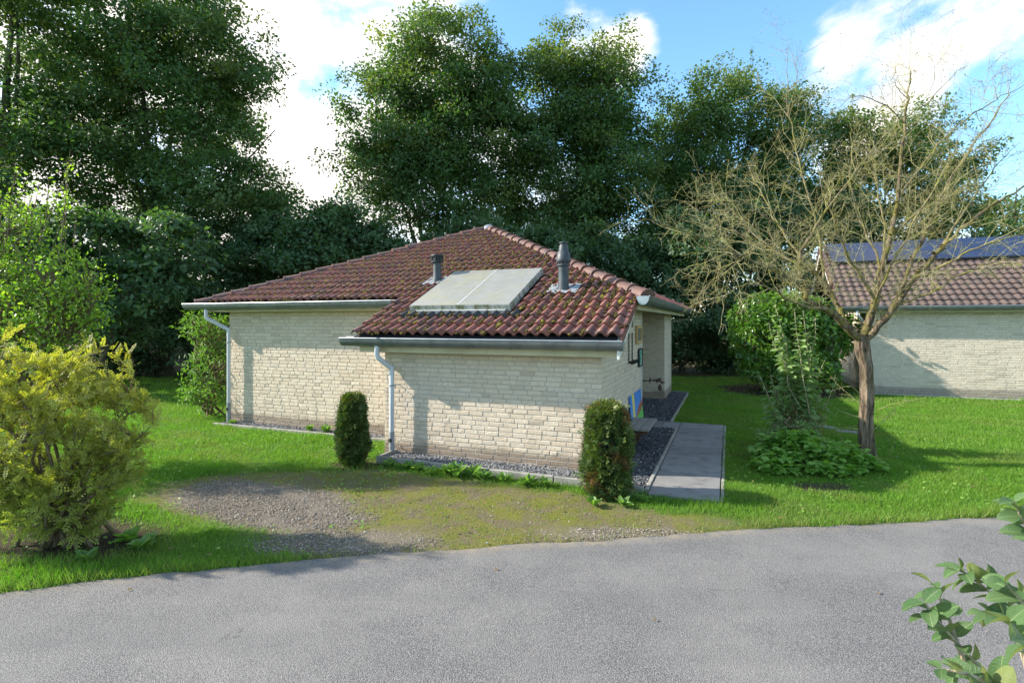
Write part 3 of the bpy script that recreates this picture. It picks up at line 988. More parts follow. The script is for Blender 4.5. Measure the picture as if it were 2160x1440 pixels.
# moss cushions in the tile troughs
ico = bmesh.new(); bmesh.ops.create_icosphere(ico, subdivisions=1, radius=1.0)
IV = np.array([v.co[:] for v in ico.verts]); IFa = np.array([[v.index for v in f.verts] for f in ico.faces]); ico.free()
OV = np.array([(1, 0, 0), (-1, 0, 0), (0, 1, 0), (0, -1, 0), (0, 0, 1), (0, 0, -1)], float)
OF = np.array([(0, 2, 4), (2, 1, 4), (1, 3, 4), (3, 0, 4), (2, 0, 5), (1, 2, 5), (3, 1, 5), (0, 3, 5)])


def blobs(name, P, S, mat, parent=None, tv=IV, tf=IFa, jit=0.25, rot=None):
    n = len(P)
    A = R.uniform(0, 2 * np.pi, n)
    ca, sa = np.cos(A), np.sin(A)
    W = tv[None] * (1 + R.normal(0, jit, (n, len(tv), 1))) * S[:, None, :]
    X = ca[:, None] * W[..., 0] - sa[:, None] * W[..., 1]
    Y = sa[:, None] * W[..., 0] + ca[:, None] * W[..., 1]
    W = np.stack([X, Y, W[..., 2]], -1)
    if rot is not None: W = W @ rot.T
    W = W + P[:, None, :]
    Fq = (tf[None] + (np.arange(n) * len(tv))[:, None, None]).reshape(-1, tf.shape[1])
    return npobj(name, W.reshape(-1, 3), Fq, mat, parent, smooth=True)


MP, MS = [], []
rg = np.random.default_rng(21)
for (x0, y0, m_in) in cands:
    if PX0 - .05 < x0 + .08 < PX1 + .02 and PY0 < y0 + .15 < PY1: continue
    dens = 0.62 + 0.5 * sn(np.array(x0), np.array(y0), 1.6, .8) + (0.45 if y0 > YE else 0.0) + (.5 if x0 < -3 else 0)
    for q in range(rg.poisson(max(dens, 0.15) * 4.8)):
        ox, oy = rg.normal(TW * 0.92, 0.028), rg.uniform(-0.01, TL * .5) if rg.random() < .75 else rg.uniform(0, TL)
        px_, py_ = x0 + ox, y0 + oy
        if py_ > YE and not (XL + (py_ - YE) + .1 < px_ < XR - (py_ - YE) - .1): continue
        if py_ <= YE and not (EX0 < px_ < EX1): continue
        s = min(rg.gamma(3.2, 0.0115) + 0.014, .07)
        for sub in range(3):
            o_ = rg.normal(0, s * 0.6, 2)
            MP.append((px_ + o_[0], py_ + o_[1], zr(py_ + o_[1]) + 0.055)); s2 = s * rg.uniform(.45, .8); MS.append((s2, s2 * 1.1, s2 * rg.uniform(.6, .95)))
mo = blobs('moss', np.array(MP), np.array(MS), M['moss'], roof_o, OV, OF, jit=0.16)
mo['kind'] = 'stuff'

# boards
fb = MB()
fb.box((-4.02, -0.255, 1.715), (0.29, -0.225, 1.95)); fb.box((-4.0, -0.224, 1.72), (0.27, 0.03, 1.75))
fb.obj('fascia', M['fascia'], house, bevel=.003)
fb = MB()
fb.box((-9.15, 0.94, 2.43), (-4.09, 0.97, 2.60)); fb.box((-9.15, 0.971, 2.435), (-3.7, 1.235, 2.46))
fb.box((-9.15, 0.97, 2.437), (-8.66, 10.6, 2.462))
fb.obj('fascia', M['fascia'], house, bevel=.003)
fb = MB()
fb.box((0.345, 1.0, 2.40), (0.375, 10.62, 2.56)); fb.box((-1.65, 0.9, 2.525), (0.344, 10.62, 2.55)); fb.box((-.0, 10.55, 2.42), (0.344, 10.6, 2.52))
fb.obj('fascia', M['fascia'], house, bevel=.003)
vb = MB()
ya, yb = EYE + .02, 0.98
vb.add([(.30, ya, zr(ya) - .30), (.30, yb, zr(yb) - .22), (.30, yb, zr(yb) - .045), (.30, ya, zr(ya) - .045), (.335, ya, zr(ya) - .30), (.335, yb, zr(yb) - .22), (.335, yb, zr(yb) - .045), (.335, ya, zr(ya) - .045)],
       [(0, 1, 2, 3), (7, 6, 5, 4), (0, 4, 5, 1), (3, 2, 6, 7), (0, 3, 7, 4), (1, 5, 6, 2)])
vb.add([(0.0, -0.2, zr(-.2) - .12), (.30, -0.2, zr(-.2) - .12), (.30, yb, zr(yb) - .12), (0.0, yb, zr(yb) - .12)], [(0, 1, 2, 3)])
vb.obj('verge_board', M['white_board'], house)

gutter(house, (-4.28, -0.36), (0.38, -0.36), 1.945, 0.095)
gutter(house, (-9.58, 0.86), (-4.10, 0.86), 2.61, 0.095, brackets=0.7)
gutter(house, (0.475, 0.80), (0.475, 11.0), 2.61, 0.098)


def downpipe(x_out, y_out, z_top, x_w, y_w, z_el, z_split):
    mb = MB()
    mb.tube([(x_out, y_out, z_top), (x_out, y_out, z_top - 0.17), (x_out + .01, y_out + .01, z_top - 0.20), (x_w - .012, y_w - .006, z_el + .03), (x_w, y_w, z_el)], 0.042, 14)
    dp = mb.obj('downpipe', M['pvc'], house, smooth=True)
    mb = MB(); mb.tube([(x_w, y_w, z_el + .02), (x_w, y_w, z_split)], 0.040, 14); mb.obj('pipe', M['pvc'], dp, smooth=True)
    mb = MB(); mb.tube([(x_w, y_w, z_el + .0), (x_w, y_w, z_el + .06)], 0.046, 14); mb.obj('sleeve', M['pvc'], dp, smooth=True)
    mb = MB(); mb.tube([(x_w, y_w, z_split + .02), (x_w, y_w, -0.05)], 0.044, 14); mb.obj('lower_pipe', M['pvc_dark'], dp, smooth=True)
    mb = MB(); mb.tube([(x_w, y_w - .035, z_split - .12), (x_w - .008, y_w - .058, z_split - .12)], [0.034, 0.034], 12); mb.obj('inlet', M['dark_gap'], dp, smooth=True)
    for zz in (z_el - 0.27, 0.14):
        mb = MB(); mb.tube([(x_w, y_w, zz), (x_w, y_w, zz + .025)], 0.049, 14); mb.tube([(x_w + .03, y_w, zz + .01), (x_w + .06, y_w + .16, zz + .01)], 0.006, 6); mb.obj('clip', M['pvc_dark'], dp, smooth=True)


downpipe(-3.60, -0.36, 1.83, -3.465, -0.14, 1.42, 0.38)
downpipe(-8.95, 0.86, 2.49, -8.52, 1.07, 2.02, 0.42)

# collector on the roof
sp = empty('solar_collector'); sp.parent = house
Rm = Matrix.Rotation(SL, 4, 'X')
lenY = (PY1 - PY0) / math.cos(SL)
sp.location = (PX0, PY0, zr(PY0) + 0.05); sp.rotation_euler = (SL, 0, 0)
wX = PX1 - PX0
mb = MB(); mb.box((0, 0.0, 0), (wX, 0.03, 0.115)); mb.box((0, 0.031, 0), (0.03, lenY, 0.115)); mb.box((wX - .03, 0.031, 0), (wX, lenY, 0.115)); mb.box((0.031, lenY - .03, 0), (wX - .031, lenY, 0.115))
mb.obj('frame', M['collector_edge'], sp, bevel=.003)
for i in range(2):
    mb = MB(); a_ = .004 + i * (wX / 2); mb.box((a_ + .006, .004, .1155), (a_ + wX / 2 - .014, lenY - .004, .121))
    mb.obj('pane', M['collector'], sp)
mb = MB(); mb.box((wX / 2 - .012, 0.003, .1152), (wX / 2 + .012, lenY - .003, .1245)); mb.obj('mullion', M['white_metal'], sp)
mb = MB(); mb.box((0.1, -0.035, -.01), (wX - .08, -.002, .035)); mb.obj('apron', M['white_metal'], sp)

# flues
fl = MB()
zb = zr(1.8)
fl.lathe([(0.13, -.06), (0.115, .04), (0.085, .14), (0.078, .42), (0.078, .44)], (-3.71, 1.8, zb), 20)
f1 = fl.obj('flue', M['flue'], house, smooth=True)
fl = MB()
fl.lathe([(0.085, .43), (0.125, .44), (0.125, .465), (0.09, .466)], (-3.71, 1.8, zb), 20)
for i in range(14):
    t = 2 * math.pi * i / 14
    fl.tube([(-3.71 + .115 * math.cos(t), 1.8 + .115 * math.sin(t), zb + .46), (-3.71 + .115 * math.cos(t), 1.8 + .115 * math.sin(t), zb + .565)], 0.011, 5)
fl.lathe([(0.07, .46), (0.07, .57)], (-3.71, 1.8, zb), 14)
fl.lathe([(0.128, .562), (0.13, .58), (0.12, .595), (0.03, .60)], (-3.71, 1.8, zb), 20)
fl.obj('cowl', M['flue_dark'], f1, smooth=True)
zb = zr(1.22)
fl = MB()
fl.lathe([(0.115, -.08), (0.105, .06), (0.092, .13), (0.088, .46), (0.088, .47)], (-.92, 1.22, zb), 22)
f2 = fl.obj('flue', M['flue'], house, smooth=True)
fl = MB()
fl.lathe([(0.085, .455), (0.118, .465), (0.118, .485), (0.10, .49), (0.095, .52), (0.118, .525), (0.128, .545), (0.126, .57), (0.105, .70), (0.088, .715), (0.076, .80), (0.070, .82), (0.055, .822), (0.055, .845), (0.078, .85), (0.078, .868), (0.06, .875), (0.01, .878)], (-.92, 1.22, zb), 22)
for i in range(12):
    t = 2 * math.pi * i / 12
    fl.tube([(-.92 + .108 * math.cos(t), 1.22 + .108 * math.sin(t), zb + .48), (-.92 + .115 * math.cos(t), 1.22 + .115 * math.sin(t), zb + .53)], 0.008, 5)
fl.obj('cowl', M['flue'], f2, smooth=True)
for (fx, fy, w_) in ((-3.71, 1.8, .24), (-.92, 1.22, .27)):
    sk = MB()
    n_ = 12
    top_, bot_ = [], []
    for i in range(n_ + 1):
        xx = fx - w_ + 2 * w_ * i / n_
        wv = .028 * (0.5 - 0.5 * math.cos(2 * math.pi * (xx - tx0) / TW))
        bot_.append((xx, fy - .19, zr(fy - .19) + .075 + wv)); top_.append((xx, fy + .2, zr(fy + .2) + .08 + wv * .6))
    sk.add(bot_ + top_, [(i, i + 1, n_ + 2 + i, n_ + 1 + i) for i in range(n_)])
    sk.obj('flashing', M['pvc_dark'], f1 if fx < -2 else f2, smooth=True)

# door side: frame post, high window in pine frame
mb = MB(); mb.box((-.06, 3.835, 0.05), (.015, 3.90, 2.5)); mb.obj('door_frame', M['white_board'], house)
mb = MB(); mb.box((-1.59, 4.6, 0.05), (-1.55, 5.6, 2.1)); dr = mb.obj('door', M['white_board'], house, bevel=.006)
mb = MB(); mb.tube([(-1.53, 4.72, 1.0), (-1.49, 4.72, 1.0), (-1.49, 4.84, 1.0)], .01, 6); mb.obj('handle', M['zinc'], dr)
wn_ = MB()
for (a, b) in (((0.006, 3.05, 1.78), (.05, 3.11, 2.14)), ((0.006, 3.64, 1.78), (.05, 3.70, 2.14)), ((0.006, 3.111, 1.78), (.049, 3.639, 1.84)), ((0.006, 3.111, 2.08), (.049, 3.639, 2.14))):
    wn_.box(a, b)
w_o = wn_.obj('window', M['pine'], house, bevel=.003)
k = NM('dark_window_glass'); M['glass'] = k.done((0.16, 0.18, 0.2), 0.1, None, 0.7)
mb = MB(); mb.box((0.008, 3.112, 1.842), (.02, 3.638, 2.078)); mb.obj('pane', M['glass'], w_o)

# ------------------------------------------------------------------ things by the side wall
def hthing(name, x, y, z, label, cat, group=None):
    X, Y = hw(x, y)
    o = empty(name, (X, Y, z), -TH)
    return setp(o, label, cat, group)


sg = hthing('wall_sign', 0.012, 3.36, 1.30, 'small dark framed sign with a green figure on the side wall', 'sign')
mb = MB()
for a, b in (((0, 0, 0), (.03, .03, .37)), ((0, .40, 0), (.03, .43, .37)), ((0, .031, 0), (.029, .399, .03)), ((0, .031, .34), (.029, .399, .37))): mb.box(a, b)
mb.obj('frame', M['black'], sg)
mb = MB(); mb.box((.002, .031, .031), (.012, .399, .339)); mb.obj('panel', simple('sign_white', (0.55, 0.66, 0.62), rough=.5), sg)
M['green_fig'] = simple('sign_green', (0.05, 0.30, 0.16), rough=.5)
fg = MB()
fg.lathe([(0.001, 0), (.03, .02), (.04, .045), (.03, .07), (0.001, .085)], (.014, .215, .245), 12)
fg.box((.0125, .14, .10), (.018, .29, .24)); fg.box((.0125, .15, .05), (.018, .205, .099)); fg.box((.0125, .225, .05), (.018, .28, .099))
fg.obj('figure', M['green_fig'], sg)

for i_, (yy, nm) in enumerate(((2.25, 'nearer'), (2.62, 'farther'))):
    og = hthing('iron_wall_ornament', 0.012, yy, 1.45, 'slim black iron ornament on the side wall, the %s of two' % nm, 'wall ornament', 'iron wall ornaments')
    mb = MB(); mb.box((0, -.018, 0.0), (.012, .018, .56)); mb.box((0, -.018, .66), (.0121, .018, .92)); mb.obj('strip', M['black'], og)
    mb = MB(); mb.tube([(.01, 0, .03), (.06, -.01, .015), (.11, -.01, .035), (.14, -.01, .06)], [.02, .035, .028, .012], 8); mb.obj('head', M['black'], og, smooth=True)

# painted board leaning on the wall
bd = hthing('painted_board', 0.02, 2.28, 0.27, 'colourful blue, yellow and green painted board on the wall behind the bench', 'painting')
k = NM('painted_board')
uv = k.n('ShaderNodeTexCoord').outputs['Object']
sx = k.n('ShaderNodeSeparateXYZ', {0: uv})
Yc, Zc = sx.outputs['Y'], sx.outputs['Z']
wob = k.math('MULTIPLY', k.math('SUBTRACT', k.noise(3, 3, vec=uv), .5), .25)
c = k.mix(k.rng(k.math('ADD', Zc, wob), .1, .5), (0.10, 0.28, 0.62), (0.05, 0.20, 0.55))
c = k.mix(k.rng(k.math('ABSOLUTE', k.math('SUBTRACT', k.math('ADD', Yc, k.math('MULTIPLY', wob, 1.2)), .35)), .10, .15, 1, 0), c, (0.75, 0.55, 0.08))
c = k.mix(k.rng(k.math('SUBTRACT', k.math('ADD', Zc, wob), k.math('MULTIPLY', Yc, .28)), .0, .02, 1, 0), c, (0.33, 0.09, 0.05))
c = k.mix(k.rng(k.math('SUBTRACT', k.math('ADD', Zc, wob), k.math('MULTIPLY', Yc, .16)), -.02, 0.0, 1, 0), c, (0.12, 0.45, 0.08))
M['painting'] = k.done(c, 0.55, None, .4)
mb = MB(); mb.add([(.06, 0, 0), (.06, 1.36, 0), (.0, 1.36, .57), (.0, 0, .57), (.045, 0, 0), (.045, 1.36, 0), (-.012, 1.36, .57), (-.012, 0, .57)], [(0, 1, 2, 3), (7, 6, 5, 4), (0, 3, 7, 4), (1, 5, 6, 2), (3, 2, 6, 7), (0, 4, 5, 1)])
mb.obj('board', M['painting'], bd)

bn = hthing('bench', 0.0, 1.3, 0.0, 'weathered grey plank bench with brown trestle legs against the side wall', 'bench')
for i in range(3):
    mb = MB(); mb.box((.07 + i * .145, 0, .42), (.07 + i * .145 + .138, 1.12, .455)); mb.obj('plank', M['wood'], bn, bevel=.005)
for yy in (.12, .92):
    mb = MB()
    mb.add([(.10, yy, .419), (.46, yy, .419), (.46, yy + .07, .419), (.10, yy + .07, .419), (.10, yy, .35), (.46, yy, .35), (.46, yy + .07, .35), (.10, yy + .07, .35)], [(0, 1, 2, 3), (7, 6, 5, 4), (0, 4, 5, 1), (1, 5, 6, 2), (2, 6, 7, 3), (3, 7, 4, 0)])
    mb.add([(.12, yy + .005, .349), (.30, yy + .005, .349), (.16, yy + .005, -.02), (.06, yy + .005, -.02), (.12, yy + .065, .349), (.30, yy + .065, .349), (.16, yy + .065, -.02), (.06, yy + .065, -.02)], [(0, 1, 2, 3), (7, 6, 5, 4), (0, 4, 5, 1), (1, 5, 6, 2), (2, 6, 7, 3), (3, 7, 4, 0)])
    mb.obj('leg', M['wood_brown'], bn)

hg = hthing('hanging_ornament', 0.02, 3.86, 0.98, 'dark dried hanging ornament on a rod beside the door post', 'ornament')
mb = MB(); mb.tube([(0, 0, 0), (.25, .02, .01), (.46, .03, -.02)], .012, 6)
rq = random.Random(3)
for i in range(16):
    p = (rq.uniform(.05, .45), .02 + rq.uniform(-.03, .03), rq.uniform(-.03, .04)); mb.tube([p, (p[0] + rq.uniform(-.05, .05), p[1] + rq.uniform(-.04, .04), p[2] + rq.uniform(-.05, .05))], [.018, .008], 5)
mb.obj('rod', M['rust'], hg)
mb = MB(); mb.tube([(.36, .02, 0), (.36, .02, -.08)], .004, 4); mb.tube([(.36, .02, -.07), (.36, .02, -.13), (.37, .02, -.19)], [.02, .045, .03], 8); mb.tube([(.37, .02, -.19), (.37, .02, -.34)], .004, 4)
mb.obj('pendant', M['rust'], hg, smooth=True)

# ------------------------------------------------------------------ path, edging, gravel beds
path = empty('garden_path', (CX, CY, 0), -TH)
setp(path, 'grey concrete slab path along the side of the brick bungalow', kind='structure')
rp = random.Random(4)
ys = np.linspace(-0.65, 4.70, 10)
for i in range(9):
    mb = MB(); j_ = rp.uniform(0, .006)
    mb.box((.745 + rp.uniform(0, .006), ys[i] + .005, -.05), (1.605 + rp.uniform(-.008, .004), ys[i + 1] - .005, .012 + j_))
    mb.obj('slab', M['slab'], path, bevel=.006)
for i in range(2):
    mb = MB(); mb.box((.02 + i * .362, 3.95, -.05), (.02 + i * .362 + .352, 4.685, .010 + rp.uniform(0, .006))); mb.obj('slab', M['slab'], path, bevel=.006)

edge = empty('concrete_edging', (CX, CY, 0), -TH)
setp(edge, 'concrete edging strips framing the gravel beds of the bungalow', kind='structure')
for (a, b) in (((-3.42, -.56, -.1), (-2.52, -.50, .085)), ((-2.51, -.562, -.1), (-1.53, -.502, .08)), ((-1.52, -.565, -.1), (-.55, -.505, .075)), ((-.54, -.56, -.1), (.02, -.50, .07)),
               ((-3.48, -.55, -.1), (-3.425, -.02, .09)), ((.05, -.56, -.1), (.68, -.50, .06)), ((.685, -.5, -.1), (.735, 3.93, .03)),
               ((.5, 4.75, -.1), (.55, 10.2, .03)), ((-8.7, .80, -.1), (-7.05, .85, .03)), ((-7.04, .802, -.1), (-5.4, .852, .03)), ((-5.39, .80, -.1), (-3.85, .85, .03)), ((-3.86, .5, -.1), (-3.80, .79, .05)), ((1.615, -.6, -.1), (1.655, 4.7, .006)), ((0.0, 10.15, -.1), (.55, 10.2, .028))):
    mb = MB(); mb.box(a, b); mb.obj('edging_block', M['kerb'], edge, bevel=.006)


def gravel_bed(name, rects, size, per_m2, z, mat, label):
    P = []
    for (x0, y0, x1, y1) in rects:
        n = int((x1 - x0) * (y1 - y0) * per_m2)
        x, y = R.uniform(x0, x1, n), R.uniform(y0, y1, n)
        X, Y = hw(x, y)
        P.append(np.stack([X, Y, z + R.uniform(-.01, .012, n)], -1))
    P = np.concatenate(P)
    s = R.uniform(.6, 1.4, len(P)) * size
    S = np.stack([s, s * R.uniform(.6, .95, len(P)), s * R.uniform(.4, .8, len(P))], -1)
    o = blobs(name, P, S, mat, None, OV, OF, jit=.22)
    o.data.polygons.foreach_set('use_smooth', np.zeros(len(o.data.polygons), dtype=bool))
    return setp(o, label, 'gravel', kind='stuff')


bed = MB()
for (x0, y0, x1, y1, zz) in ((-3.42, -.50, .05, .01, .03), (.0, -.5, .69, 3.95, .0), (-1.6, 4.69, .5, 10.15, -.004), (-8.65, .85, -3.7, 1.21, .0)):
    bed.add([(x0, y0, zz), (x1, y0, zz), (x1, y1, zz), (x0, y1, zz)], [(0, 1, 2, 3)])
bo = bed.obj('gravel_bed', simple('bed_soil', (0.05, 0.05, 0.052), (0.03, 0.03, 0.03), 20), None)
bo.location = (CX, CY, 0); bo.rotation_euler = (0, 0, -TH)
setp(bo, 'dark bedding under the gravel around the bungalow', kind='structure')
gravel_bed('gravel', [(-3.42, -.50, .05, 0.0)], .016, 2600, .04, M['grey_gravel'], 'pale grey gravel strip along the low front wall')
gravel_bed('gravel', [(.0, -.5, .69, 3.94), (0.0, 4.70, .5, 10.1), (-.9, 4.70, 0.0, 8.3)], .021, 1150, .008, M['blue_grey_gravel'], 'dark blue-grey gravel beside the path along the side wall')
gravel_bed('gravel', [(-8.6, .86, -3.75, 1.19)], .017, 2200, .008, M['grey_gravel'], 'narrow grey gravel strip along the long front wall')

n = 70000
gxr, gyr = R.uniform(-5.2, 2.6, n), R.uniform(4.8, 8.4, n)
g_, m_, s_, b_ = masks(gxr, gyr)
keep = (R.random(n) < g_ ** 1.5 * .9 + 0.03 * m_) & ~b_
gxr, gyr = gxr[keep], gyr[keep]
s = R.gamma(4, .0014, len(gxr)) + .0035
dg = blobs('driveway_gravel', np.stack([gxr, gyr, np.full(len(gxr), -.014)], -1), np.stack([s, s * .8, s * .6], -1), M['driveway_gravel'], None, OV, OF, jit=.22)
dg.data.polygons.foreach_set('use_smooth', np.zeros(len(dg.data.polygons), dtype=bool))
setp(dg, 'loose pale gravel patch on the mossy driveway', 'gravel', kind='stuff')

ss = [(3.55, 5.35, .45, .2), (3.95, 4.95, .42, .22)]
for i_, (x, y, l_, w_) in enumerate(ss):
    X, Y = hw(x, y)
    mb = MB(); mb.box((-l_ / 2, -w_ / 2, -.04), (l_ / 2, w_ / 2, .012)); o = mb.obj('stepping_stone', M['slab'], None, bevel=.012)
    o.location = (X, Y, 0); o.rotation_euler = (0, 0, -.5)
    setp(o, ['flat grey stepping stone in the lawn, farther of the two behind the tree trunk', 'flat grey stepping stone in the lawn, nearer of the two behind the tree trunk'][i_], 'stepping stone', 'stepping stones in the lawn')

# ------------------------------------------------------------------ the neighbouring house
NXo, NYo = hw(5.71, 12.3)
nb = empty('neighbour_house', (NXo, NYo, 0), -TH)
setp(nb, 'pale brick house with brown tiled gable roof and dark solar panels at right', 'house', 'holiday bungalows')
NW, ND = 9.0, 7.1
ztile = lambda y: 2.70 + 0.585 * (y + 0.3)          # y from the front wall
RYN = 3.56                                           # ridge
mb = MB(); mb.box((e, e, -.3), (NW, ND - e, 2.6))
g0 = ztile(RYN) - .15
mb.add([(e, .05, 2.55), (e, ND - .05, 2.55), (e, RYN, g0), (.2, .05, 2.55), (.2, ND - .05, 2.55), (.2, RYN, g0)], [(0, 2, 1), (3, 4, 5), (0, 3, 5, 2), (1, 2, 5, 4)])
nw = mb.obj('wall', M['mortar'], nb)
ncount = [0]


def nb_ind(s, z):
    if not (0.9 < s < 5.2 and 0.3 < z < 2.3) or ncount[0] >= 300: return False
    ncount[0] += 1
    return True


pr = []
for (o, ang, ln, top, sd, ind) in (((0, 0), 0.0, NW, lambda s: 2.56, 31, nb_ind), ((0, ND), -math.pi / 2, ND, lambda s: min(ztile(min(ND - s, s)) - .2, ztile(RYN) - .2), 32, lambda s, z: False)):
    vs, fs, _ = wall_bricks(nw, o, ang, ln, top, M['brick_far'], sd, ind)
    pr.append((vs, fs))
join_bricks('bricks', pr, M['brick_far'], nw)
SLN = math.atan(.585)
mb = MB()
RXL, RXR = -.77, NW + .5
for sg_ in (0, 1):
    ys_ = (-.30, RYN) if sg_ == 0 else (2 * RYN + .30, RYN)
    za, zb_ = ztile(-.30) - .04, ztile(RYN) - .04
    mb.add([(RXL, ys_[0], za), (RXR, ys_[0], za), (RXR, ys_[1], zb_), (RXL, ys_[1], zb_), (RXL, ys_[0], za - .06), (RXR, ys_[0], za - .06), (RXR, ys_[1], zb_ - .06), (RXL, ys_[1], zb_ - .06)], [(0, 1, 2, 3), (7, 6, 5, 4), (0, 3, 7, 4), (0, 4, 5, 1), (1, 5, 6, 2)])
nr = mb.obj('roof', M['felt'], nb)
TWN, TLN = 0.215, 0.335
TVN = [tile_template(TWN, TLN, 0.042, 500 + i) for i in range(4)]
TMN = [tile_mesh(V, Fq, M['tile_far']) for V, Fq in TVN]
made = 0
VS, FS, nn = [], [], 0
PVY = 14.5 - 12.3
dyn = TLN * math.cos(SLN)
for r_ in range(int((RYN + .36) / dyn) + 1):
    y0 = -.36 + r_ * dyn
    if y0 + dyn > RYN: break
    for c_ in range(int((RXR - RXL) / TWN)):
        x0 = RXL + c_ * TWN
        if y0 > PVY + .15 and x0 > -.5: continue
        vi = rt_.randrange(4)
        if made < 290 and x0 < 6.0:
            t_ = bpy.data.objects.new('roof_tile', TMN[vi]); t_.location = (x0, y0, ztile(y0) + rt_.uniform(0, .006)); t_.rotation_euler = (SLN, 0, rt_.uniform(-.01, .01)); link(t_, nr); made += 1
        else:
            V, Fq = TVN[vi]
            Mx = np.array(Matrix.Translation((x0, y0, ztile(y0))) @ Matrix.Rotation(SLN, 4, 'X'))
            VS.append(V @ Mx[:3, :3].T + Mx[:3, 3]); FS.append(Fq + nn); nn += len(V)
for r_ in range(int((RYN + .36) / dyn) + 1):            # rear slope
    y0 = -.36 + r_ * dyn
    if y0 + dyn > RYN: break
    for c_ in range(int((RXR - RXL) / TWN)):
        V, Fq = TVN[c_ % 4]
        Mx = np.array(Matrix.Translation((0, 2 * RYN, 0)) @ Matrix.Rotation(math.pi, 4, 'Z') @ Matrix.Translation((-RXR + c_ * TWN, y0, ztile(y0))) @ Matrix.Rotation(SLN, 4, 'X'))
        VS.append(V @ Mx[:3, :3].T + Mx[:3, 3]); FS.append(Fq + nn); nn += len(V)
npobj('roof_tiles', np.concatenate(VS), np.concatenate(FS), M['tile_far'], nr, smooth=True)['kind'] = 'stuff'
rm2 = ridge_piece(M['ridge'])
for i in range(int((RXR - RXL) / .375)):
    ho = bpy.data.objects.new('ridge_tile', rm2); ho.location = (RXL + i * .375, RYN, ztile(RYN) + .05); ho.rotation_euler = (.015, 0, -math.pi / 2); link(ho, nr)
vt = MB()
for y0_, y1_ in ((-.36, RYN), (2 * RYN + .36, RYN)):
    n_ = 11
    for i in range(n_):
        ya, yb = y0_ + (y1_ - y0_) * i / n_, y0_ + (y1_ - y0_) * (i + 1.04) / n_
        za = ztile(min(ya, 2 * RYN - ya)); zb_ = ztile(min(yb, 2 * RYN - yb))
        vt.add([(RXL - .05, ya, za + .06), (RXL + .03, ya, za + .07), (RXL + .03, yb, zb_ + .045), (RXL - .05, yb, zb_ + .035), (RXL - .05, ya, za - .08), (RXL - .05, yb, zb_ - .1)], [(0, 1, 2, 3), (0, 3, 5, 4)])
vt.obj('verge_tiles', M['ridge'], nr)
vb = MB()
for y0_, y1_ in ((-.33, RYN), (2 * RYN + .33, RYN)):
    za, zb_ = ztile(-.33) - .05, ztile(RYN) - .05
    vb.add([(RXL - .03, y0_, za), (RXL - .03, y1_, zb_), (RXL - .03, y1_, zb_ - .2), (RXL - .03, y0_, za - .2), (RXL + .0, y0_, za), (RXL + .0, y1_, zb_), (RXL + .0, y1_, zb_ - .2), (RXL, y0_, za - .2)], [(0, 1, 2, 3), (7, 6, 5, 4), (0, 4, 5, 1), (3, 2, 6, 7), (0, 3, 7, 4)])
vb.obj('verge_board', M['white_board'], nb)
mb = MB(); mb.box((-.6, -.24, 2.50), (NW + .4, -.21, 2.64)); mb.box((-.6, -.209, 2.545), (NW + .4, .02, 2.57)); mb.obj('fascia', M['fascia'], nb)
gutter(nb, (-.8, -.36), (NW + .5, -.36), 2.69, .09, brackets=.9)
mb = MB(); mb.tube([(-.30, -.36, 2.6), (-.30, -.36, 2.45), (-.1, -.1, 2.25), (-.08, -.08, 2.2), (-.08, -.08, -.05)], .04, 12); mb.obj('downpipe', M['pvc'], nb, smooth=True)
for i in range(6):
    x0 = -.58 + i * 1.705
    pv = MB()
    a0, a1 = PVY, RYN + .03
    q = [(x0, a0, ztile(a0) + .19), (x0 + 1.70, a0, ztile(a0) + .19), (x0 + 1.70, a1, ztile(a1) + .19), (x0, a1, ztile(a1) + .19)]
    pv.add(q + [(x, y, z - .04) for x, y, z in q], [(0, 1, 2, 3), (7, 6, 5, 4), (0, 4, 5, 1), (1, 5, 6, 2), (2, 6, 7, 3), (3, 7, 4, 0)])
    pvo = pv.obj('solar_panel', M['pv'], nb)
    fr = MB()
    fr.tube([(q[0][0], q[0][1] - .01, q[0][2] - .01), (q[1][0], q[1][1] - .01, q[1][2] - .01)], .016, 6); fr.tube([q[0], q[3]], .008, 5)
    fr.obj('frame', M['black'], pvo)
mb = MB(); mb.lathe([(.14, -.3), (.13, .1), (.15, .11), (.15, .14), (.10, .15), (.10, .2), (.15, .21), (.15, .25), (.11, .26), (.11, .30), (.14, .31), (.05, .36)], (2.6, RYN + .35, ztile(RYN)), 16); mb.obj('flue', M['zinc_bright'], nb, smooth=True)

# a third house glimpsed behind the shrubs on the left
HX, HY = -18.6, 22.5
h3 = empty('distant_house', (HX, HY, 0), -TH)
setp(h3, 'pale house barely glimpsed through the green shrub at far left', 'house', 'holiday bungalows')
mb = MB(); mb.box((-3, 0, -.1), (2.2, 5, 2.4)); mb.obj('wall', M['brick_far'], h3)
mb = MB(); mb.add([(-3.4, -.4, 2.5), (2.6, -.4, 2.5), (2.6, 5.4, 2.5), (-3.4, 5.4, 2.5), (-.4, 2.5, 3.9)], [(0, 1, 4), (1, 2, 4), (2, 3, 4), (3, 0, 4), (3, 2, 1, 0)]); mb.obj('roof', M['tile'], h3)
gutter(h3, (-3.5, -.45), (2.7, -.45), 2.52, .09, brackets=1.2)

